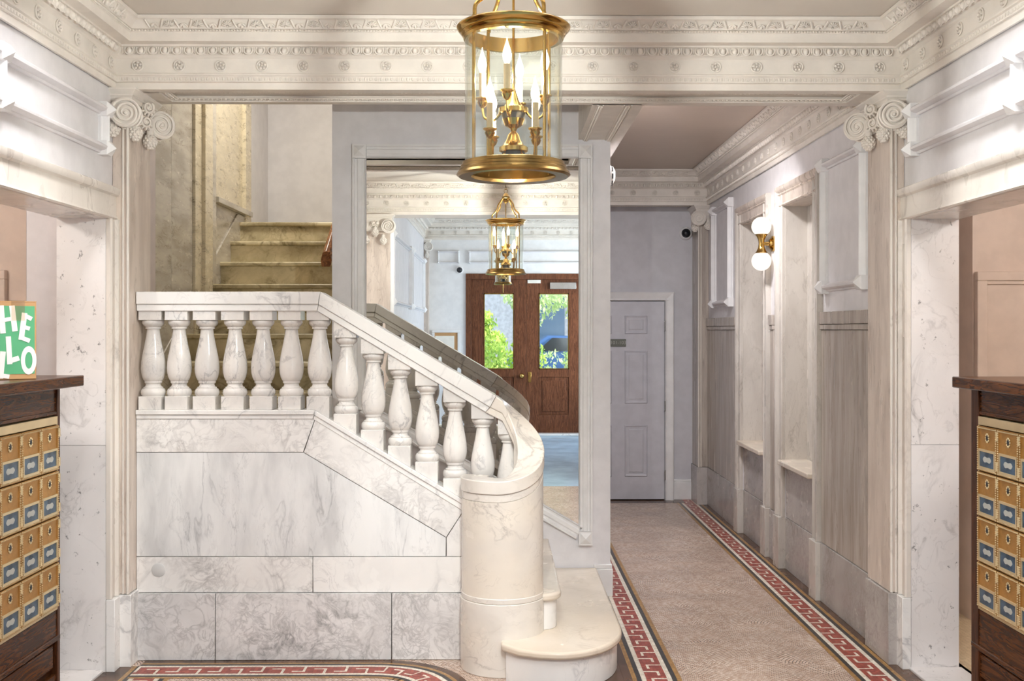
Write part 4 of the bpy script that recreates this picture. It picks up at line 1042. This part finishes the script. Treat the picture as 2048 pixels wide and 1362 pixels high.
# =====================================================================
# mail counters and the parcel
# =====================================================================
def mail_counter(label, sx, xf, xs, y1, ys1, zpan0, zpan1, ypan):
    """sx: side of the lobby; xf front face, xs slab edge, y1 far end; mailboxes fill the front"""
    r = thing('mail_counter', label, 'mailbox counter', (xf + sx * .3, 3.6, 0)); y0 = 2.62; zt = 1.40
    def bx(x0, x1, *q):
        a, b = sorted((x0, x1)); return MB().box(a, b, *q)
    bx(xs, xf + sx * .62, y0 - .05, ys1, zt - .047, zt).build('countertop', M['oaky'], r, bev=.004)
    bx(xf + sx * .03, xf + sx * .55, y0, y1, 0, zt - .047).build('carcass', M['oakz'], r)
    bx(xf, xf + sx * .03, ypan + .006, y1, 0, zt - .047).build('corner_stile', M['oakz'], r, bev=.003)
    bx(xf + sx * .008, xf + sx * .03, y0, ypan + .006, zpan1 + .022, zt - .047).build('top_rail', M['oaky'], r)
    bx(xf + sx * .002, xf + sx * .03, y0, ypan + .006, zpan1 + .004, zpan1 + .022).build('top_bead', M['oaky'], r, bev=.004)
    bx(xf + sx * .004, xf + sx * .03, y0, ypan + .006, .27, zpan0 - .006).build('lower_rail', M['oaky'], r)
    bx(xf - sx * .002, xf + sx * .03, y0, y1, .245, .27).build('lower_moulding', M['oaky'], r, bev=.005)
    bx(xf + sx * .006, xf + sx * .03, y0, y1, .0, .10).build('plinth', M['oaky'], r)
    for k in range(3):
        a = y1 - .05 - k * .66; bx(xf + sx * .008, xf + sx * .03, a - .58, a, .13, .235).build('panel', M['oaky'], r, bev=.008)
    # frame of the mailbox bank
    xb = xf - sx * .004
    fr = MB(); a, b = sorted((xb, xf + sx * .03))
    fr.box(a, b, y0, ypan, zpan1 - .036, zpan1); fr.box(a, b, y0, ypan, zpan0, zpan0 + .014); fr.box(a, b, ypan - .008, ypan, zpan0 + .014, zpan1 - .036)
    fr.build('mailbox_frame', M['brassl'], r, bev=.002)
    H = (zpan1 - .036 - zpan0 - .014) / 4; Wd = .182; gap = .006
    rot = (0, 0, -sx * PI / 2)
    w, h = Wd - gap, H - gap
    plate = MB(); plate.box(-w / 2, w / 2, -.012, .0, 0, h)
    wz0, wz1 = h * .10, h * .44; ww = w * .74 / 2
    for x0, x1, z0, z1 in ((-w / 2, w / 2, 0, .012), (-w / 2, w / 2, h - .012, h), (-w / 2, -w / 2 + .012, .012, h - .012), (w / 2 - .012, w / 2, .012, h - .012)): plate.box(x0, x1, -.016, -.012, z0, z1, 0)
    for x0, x1, z0, z1 in ((-ww - .008, ww + .008, wz1, wz1 + .01), (-ww - .008, ww + .008, wz0 - .01, wz0), (-ww - .008, -ww, wz0, wz1), (ww, ww + .008, wz0, wz1)): plate.box(x0, x1, -.018, -.012, z0, z1, 1)
    for k in range(20):   # beaded edge
        z = h * (k + .5) / 20; plate.ball((-w / 2 + .006, -.017, z), .0035, 5, 3, 1); plate.ball((w / 2 - .006, -.017, z), .0035, 5, 3, 1)
    for k in range(16):
        x = -w / 2 + w * (k + .5) / 16; plate.ball((x, -.017, h - .006), .0035, 5, 3, 1); plate.ball((x, -.017, .006), .0035, 5, 3, 1)
    PLM = plate.mesh('mailbox_door', [M['brassm'], M['brassl']])
    win = MB().box(-ww, ww, -.0145, -.0125, wz0, wz1, 0); win.prism([(ww * .56 * math.cos(a), (wz0 + wz1) / 2 + (wz1 - wz0) * (.20 - .05 * math.cos(4 * a)) * math.sin(a)) for a in [2 * PI * k / 28 for k in range(28)]], 'y', -.0152, -.014, 1)
    WIN = win.mesh('window', [M['blue'], M['etch']])
    lk = MB(); zl = h * .76
    for k in range(10):
        a = 2 * PI * k / 10; lk.ball((.014 * math.cos(a), -.014, zl + .017 * math.sin(a)), (.0045, .003, .0045), 6, 4, 0)
    lk.ball((0, -.014, zl), (.009, .004, .013), 8, 5, 1)
    LK = lk.mesh('lock', [M['brassl'], M['blk']])
    hg = MB(); hg.lathe([(.004, 0), (.006, .001), (.006, .018), (.0045, .019), (.006, .02), (.006, .037), (.004, .038)], (0, -.016, 0), 8); HG = hg.mesh('hinge', M['brassl'])
    for c in range(5):
        for q in range(4):
            yc = ypan - .008 - gap / 2 - Wd * (c + .5); z = zpan0 + .014 + H * q + gap / 2
            dd = put('mailbox_door', PLM, r, loc=(xf + sx * .002, yc, z), rot=rot)
            for nm, me, lc in (('window', WIN, (0, 0, 0)), ('lock', LK, (0, 0, 0)), ('hinge', HG, (w / 2 + gap / 2, 0, h * .08)), ('hinge', HG, (w / 2 + gap / 2, 0, h * .74))):
                put(nm, me, dd, local=True, loc=lc)
    return r
mail_counter('dark oak counter with brass mailboxes beneath the cardboard box', -1, -1.935, -1.85, 4.69, 4.739, .385, 1.226, 4.655)
mail_counter('dark oak counter with brass mailboxes by the beige right-hand room', 1, 2.015, 1.94, 4.55, 4.568, .425, 1.237, 4.475)

# printed carton on the left counter
bz0 = 1.4006; rx, ry = -1.895, 4.36
bd = V((.73, .68, 0)).normalized(); bx_ = thing('cardboard_box', 'cardboard box with green HELLO print standing on the left mail counter', 'box', (rx, ry, bz0))
Lb, Db, Hb = .36, .24, .312; angb = math.atan2(bd.y, bd.x)
# local frame: x along the printed face ending at its right edge, -y towards the camera
def lp(nm, mb, mats, bev=0): return mb.build(nm, mats, bx_, bev=bev, local=True, rot=(0, 0, angb))
lp('carton', MB().box(-Lb, 0, 0, Db, 0, Hb), M['cardb'], .003)
lp('flap', MB().box(-Lb, 0, 0, Db / 2 - .002, Hb, Hb + .004).box(-Lb, 0, Db / 2 + .002, Db, Hb, Hb + .004), M['cardb'])
lp('printed_panel', MB().box(-Lb + .01, -.008, -.0015, .001, .022, Hb - .016), M['green'])
lt = MB()
def stroke(p, q, w, y=-.003):
    y -= .00025 * (len(lt.f) // 6)
    a, b = V((p[0], 0, p[1])), V((q[0], 0, q[1])); d = (b - a).normalized(); n = V((-d.z, 0, d.x)) * w / 2
    i = [lt._a((v.x, yy, v.z)) for yy in (y, -.001) for v in (a - n, b - n, b + n, a + n)]
    for f in ((3, 2, 1, 0), (4, 5, 6, 7), (0, 1, 5, 4), (1, 2, 6, 5), (2, 3, 7, 6), (3, 0, 4, 7)): lt.f.append([i[k] for k in f]); lt.m.append(0)
def bp(x, y):     # photo pixel on the printed face -> face coordinates
    t = (x - 76) / 76.; return (.150 * t + .004, (751 - y) / 151. * .312)
letters = []
def L(fn):
    global lt
    lt = MB(); fn(); letters.append(lp('letter', lt, M['print']))
def H_():
    stroke(bp(4, 607), bp(8, 661), .021); stroke(bp(25, 607), bp(31, 657), .021); stroke(bp(6, 636), bp(28, 632), .016)
def E_():
    stroke(bp(50, 621), bp(43, 674), .021); stroke(bp(48, 625), bp(64, 633), .017); stroke(bp(47, 648), bp(60, 652), .016); stroke(bp(40, 668), bp(60, 676), .017)
def L1():
    stroke(bp(18, 667), bp(21, 721), .020); stroke(bp(17, 716), bp(39, 709), .020)
def L2():
    stroke(bp(8, 696), bp(3, 748), .021); stroke(bp(-4, 741), bp(20, 745), .017)
def O_():
    c = bp(58, 714); n = 28
    for k in range(n):
        a, b = 2 * PI * k / n, 2 * PI * (k + 1) / n
        o = [(c[0] + .0305 * math.cos(t), c[1] + .0575 * math.sin(t)) for t in (a, b)]; i_ = [(c[0] + .0145 * math.cos(t), c[1] + .034 * math.sin(t)) for t in (b, a)]
        q = o + i_
        lt.poly([(p[0], -.003, p[1]) for p in q]); 
        lt.poly([(o[0][0], -.003, o[0][1]), (o[1][0], -.003, o[1][1]), (o[1][0], -.001, o[1][1]), (o[0][0], -.001, o[0][1])])
for fn in (H_, E_, L1, L2, O_): L(fn)
lp('packing_tape', MB().box(bp(24, 0)[0], bp(50, 0)[0], -.0045, -.002, Hb - .075, Hb + .004).box(bp(24, 0)[0], bp(50, 0)[0], -.0045, Db, Hb + .004, Hb + .006), M['tape'])
# switch plate in the right room
a, za = P(2043, 684, 5.83); r = thing('light_switch', 'grey switch plate on the beige wall above the right-hand counter', 'light switch', (a, 5.83, za))
MB().box(a - .02, a + .06, 5.822, 5.831, za - .045, za + .045).build('plate', M['chrome'], r, bev=.002); MB().box(a + .012, a + .028, 5.815, 5.823, za - .015, za + .015).build('toggle', M['white'], r)

# =====================================================================
# entrance, seen in the mirror
# =====================================================================
er = sroot('door_2', ((DX0 + DX1) / 2, YD, 0)); f = MB(); t = .085
f.box(DX0, DX0 + t, YD - .1, YD + .03, 0, DZ - t).box(DX1 - t, DX1, YD - .1, YD + .03, 0, DZ - t).box(DX0, DX1, YD - .1, YD + .03, DZ - t, DZ); f.build('door_frame', M['maho'], er, bev=.006)
mid = (DX0 + DX1) / 2; zl = DZ - t
for s, (a, b) in ((-1, (DX0 + t, mid - .0005)), (1, (mid + .0005, DX1 - t))):
    ga, gb = a + .19, b - .19; gz0, gz1 = 1.0, 2.16; y0, y1 = YD - .07, YD - .01; m = MB()
    m.box(a, ga, y0, y1, .01, zl).box(gb, b, y0, y1, .01, zl).box(ga, gb, y0, y1, gz1, zl).box(ga, gb, y0, y1, .01, .30).box(ga, gb, y0, y1, .88, gz0).box(ga, gb, y0 + .02, y1 - .02, .3, .88)
    lf = m.build('door_leaf', M['maho'], er, bev=.004)
    MB().box(ga + .05, gb - .05, y1 - .022, y1 - .006, .35, .83).build('panel', M['maho'], lf, bev=.012)
    MB().box(ga, gb, YD - .045, YD - .04, gz0, gz1).build('pane', M['pane'], lf)
    g = MB()
    for q in ((ga, ga + .014, gz0, gz1), (gb - .014, gb, gz0, gz1), (ga, gb, gz0, gz0 + .014), (ga, gb, gz1 - .014, gz1)): g.box(q[0], q[1], YD - .05, YD - .004, q[2], q[3])
    g.build('glazing_bead', M['brassd'], lf)
    if s < 0:
        k = MB().tube([(b - .07, y1, .90), (b - .07, y1 + .05, .90)], .012, 10); k.ball((b - .07, y1 + .06, .90), .038, 14, 10); k.build('knob', M['brass'], lf)
    else:
        MB().box(a + .03, a + .075, y1, y1 + .012, .80, .96).build('pull_plate', M['brass'], lf, bev=.004)
        MB().box(a + .36, b - .08, y1, y1 + .06, zl - .15, zl - .05).build('door_closer', M['chrome'], lf, bev=.004)
        MB().box(a + .02, a + .22, y1, y1 + .004, zl - .06, zl - .01).build('sticker', M['paper'], lf)
r = thing('notice_frame', 'white framed notice reflected in the mirror beside the entrance doors', 'picture frame', (-.85, YD, 1.35))
m = MB(); x0, x1, z0, z1 = -1.06, -.63, 1.05, 1.60
m.box(x0, x1, YD, YD + .03, z1 - .04, z1).box(x0, x1, YD, YD + .03, z0, z0 + .04).box(x0, x0 + .04, YD, YD + .03, z0 + .04, z1 - .04).box(x1 - .04, x1, YD, YD + .03, z0 + .04, z1 - .04); m.build('frame', M['white'], r, bev=.004)
MB().box(x0 + .04, x1 - .04, YD, YD + .010, z0 + .04, z1 - .04).build('backing', M['cardb'], r)
MB().box(x0 + .05, x1 - .09, YD + .01, YD + .014, z0 + .06, z1 - .09).build('notice', M['paper'], r)
S(MB().box(DX0 - .02, DX1 + .02, YD + .0, YD + .22, 0, .03).build('trim_22', M['marb'], bev=.006))
# outside
S(MB().box(-12, 12, -30, YD - .12, -.2, -.05).build('ground_outside', M['pave']))
def foliage(nm, label, mat, x, y, z, R, n, trunk, sc=.11):
    r = thing(nm, label, 'tree' if nm == 'tree' else 'shrub', (x, y, -.05)); m = MB(); rnd = random.Random(int(x * 100) + n)
    cl = [(V((rnd.gauss(0, .5) * R[0], rnd.gauss(0, .5) * R[1], rnd.uniform(-.9, .9) * R[2])), rnd.uniform(.25, .5)) for _ in range(26)]
    for i in range(n):
        c, q = cl[i % 26]; d = V((rnd.gauss(0, 1), rnd.gauss(0, 1), rnd.gauss(0, 1))).normalized() * q * max(R) * rnd.uniform(.5, 1) * .8
        p = V((x, y, z)) + c + d; e = Euler((rnd.uniform(0, 6), rnd.uniform(0, 6), rnd.uniform(0, 6))).to_matrix(); s = sc * rnd.uniform(.6, 1.2)
        m.poly([p + e @ V(w) for w in ((-s, 0, 0), (0, -s * .45, 0), (s, 0, .0), (0, s * .45, .0))])
    m.build('foliage', mat, r); 
    MB().tube([(x, y, -.05), (x + .05, y, z * .5), (x, y, z)], [trunk, trunk * .8, trunk * .4], 8).build('trunk', M['bark'], r)
foliage('shrub', 'leafy green shrub outside the left glass of the entrance door', M['leaf'], -.35, -6.8, 1.05, (.9, .6, .8), 7000, .05, .05)
foliage('tree', 'pale green street tree outside the right glass of the entrance door', M['leaf2'], 1.9, -8.6, 2.65, (1.4, 1.0, .75), 6500, .12, .065)
foliage('shrub', 'low pale shrub at the foot of the street tree outside', M['leaf2'], 1.7, -7.6, .8, (.7, .5, .28), 2200, .03, .05)
r = thing('street_building', 'grey stone house across the street outside the entrance doors', 'building', (0, -22, 0))
MB().box(-12, 12, -24, -21, -.05, 11).build('facade', M['brick'], r)
for i in range(8):
    for j in range(3):
        MB().box(-10.6 + i * 2.9, -9.6 + i * 2.9, -21.06, -20.96, 1.1 + j * 3.0, 2.7 + j * 3.0).build('window', M['fwin'], r)
r = thing('parked_car', 'dark blue car parked across the street outside the right door glass', 'car', (2.2, -17.5, -.05))
m = MB(); m.prism([(.2, .3), (4.2, .3), (4.3, .7), (4.0, .95), (3.3, 1.0), (2.7, 1.42), (1.3, 1.45), (.6, 1.0), (.15, .9)], 'y', -18.4, -16.7); m.build('body', M['car'], r, bev=.08, seg=3)
for x in (1.0, 3.4):
    for y in (-18.3, -16.75):
        w = MB(); w.M = Matrix.Translation((x, y, .28)) @ Matrix.Rotation(PI / 2, 4, 'X'); w.lathe([(.2, -.1), (.32, -.09), (.33, 0), (.32, .09), (.2, .1)], n=20); w.M = None; w.build('wheel', M['blk'], r)
MB().prism([(1.0, 1.02), (3.0, 1.02), (2.6, 1.36), (1.4, 1.38)], 'y', -16.71, -16.66).build('side_window', M['dark'], r)

# =====================================================================
# light
# =====================================================================
def light(ty, name, loc, energy, col, rot=(0, 0, 0), **kw):
    d = bpy.data.lights.new(name, ty); d.energy = energy; d.color = col
    for k, v in kw.items(): setattr(d, k, v)
    o = bpy.data.objects.new(name, d); COL.objects.link(o); o.location = loc; o.rotation_euler = rot; return o
WARM = (1, .972, .938); DAY = (.84, .92, 1.0)
light('POINT', 'lantern_light', (LX - .019, 3.40, 2.408), 33, WARM, shadow_soft_size=.009)
light('POINT', 'small_lantern_light', (.02, -.75, 2.36), 32, (1, .98, .98), shadow_soft_size=.012)
light('AREA', 'window_daylight', (XV1 + .02, -1.9, 1.72), 24, (.84, .92, 1), (0, PI / 2, 0), shape='RECTANGLE', size=1.9, size_y=2.1)
for s in (-1, 1):
    light('AREA', 'window_daylight', (s * 3.35, -1.58, 1.6), 54, DAY, (PI / 2, 0, PI), shape='RECTANGLE', size=1.2, size_y=1.7)
    light('POINT', 'side_room_point_light', (s * 3.2, 3.6, 2.7), 19, (1, .96, .92), shadow_soft_size=.12)  # unseen point light in each side room, no fixture built
    light('AREA', 'lobby_fill_light', (.04 + s * 1.42, 3.5, ZC - .01), 7.5, (.97, .98, 1), (0, 0, 0), shape='RECTANGLE', size=.24, size_y=1.3, spread=math.radians(125))  # added fill strips below the lobby ceiling, out of view, no fixture
for z in (zg1, zg2): light('POINT', 'sconce_light', (gx - .0, ys, z), .8, (1, .82, .6), shadow_soft_size=.07)
light('AREA', 'stairwell_fill_light', (-1.55, 7.6, ZT - .02), 14, (1, .96, .86), (0, 0, 0), shape='DISK', size=.5)  # added light at the top of the stairwell, unseen, no fixture
light('AREA', 'corridor_fill_light', (1.08, 6.58, ZC - .025), 14.5, (1, .98, 1), (math.radians(34), 0, 0), shape='DISK', size=.24, spread=math.radians(130))  # added light hidden behind the front beam to brighten the corridor
light('AREA', 'vestibule_fill_light', (.2, .9, 3.26), 20, (.96, .98, 1), (math.radians(52), 0, 0), shape='DISK', size=.4, spread=math.radians(120))  # added light out of view, aimed under the rear beam at the lower stairs
sun = light('SUN', 'sun', (0, -10, 20), 2.6, (1, .95, .86), (math.radians(38), 0, math.radians(160)), angle=.01)
w = bpy.data.worlds.new('sky'); bpy.context.scene.world = w; w.use_nodes = True
w.node_tree.nodes['Background'].inputs[0].default_value = (.62, .78, 1, 1); w.node_tree.nodes['Background'].inputs[1].default_value = 1.1

# ---------- camera and view ----------
cd = bpy.data.cameras.new('camera'); cam = bpy.data.objects.new('camera', cd); COL.objects.link(cam)
cam.location = (0, 0, EYE); cam.rotation_euler = (PI / 2, 0, -TH)
cd.sensor_fit = 'HORIZONTAL'; cd.sensor_width = 36; cd.lens = 36 * F / 2048; cd.shift_y = -21 / 2048; cd.clip_start = .05; cd.clip_end = 200
sc = bpy.context.scene; sc.camera = cam
sc.view_settings.view_transform = 'Standard'; sc.view_settings.look = 'None'; sc.view_settings.gamma = 1; sc.view_settings.use_curve_mapping = False
sc.view_settings.exposure = 1.58
sc.cycles.max_bounces = 10; sc.cycles.diffuse_bounces = 5; sc.cycles.glossy_bounces = 5; sc.cycles.transparent_max_bounces = 16; sc.cycles.caustics_reflective = False; sc.cycles.caustics_refractive = False
sc.cycles.sample_clamp_indirect = 6.
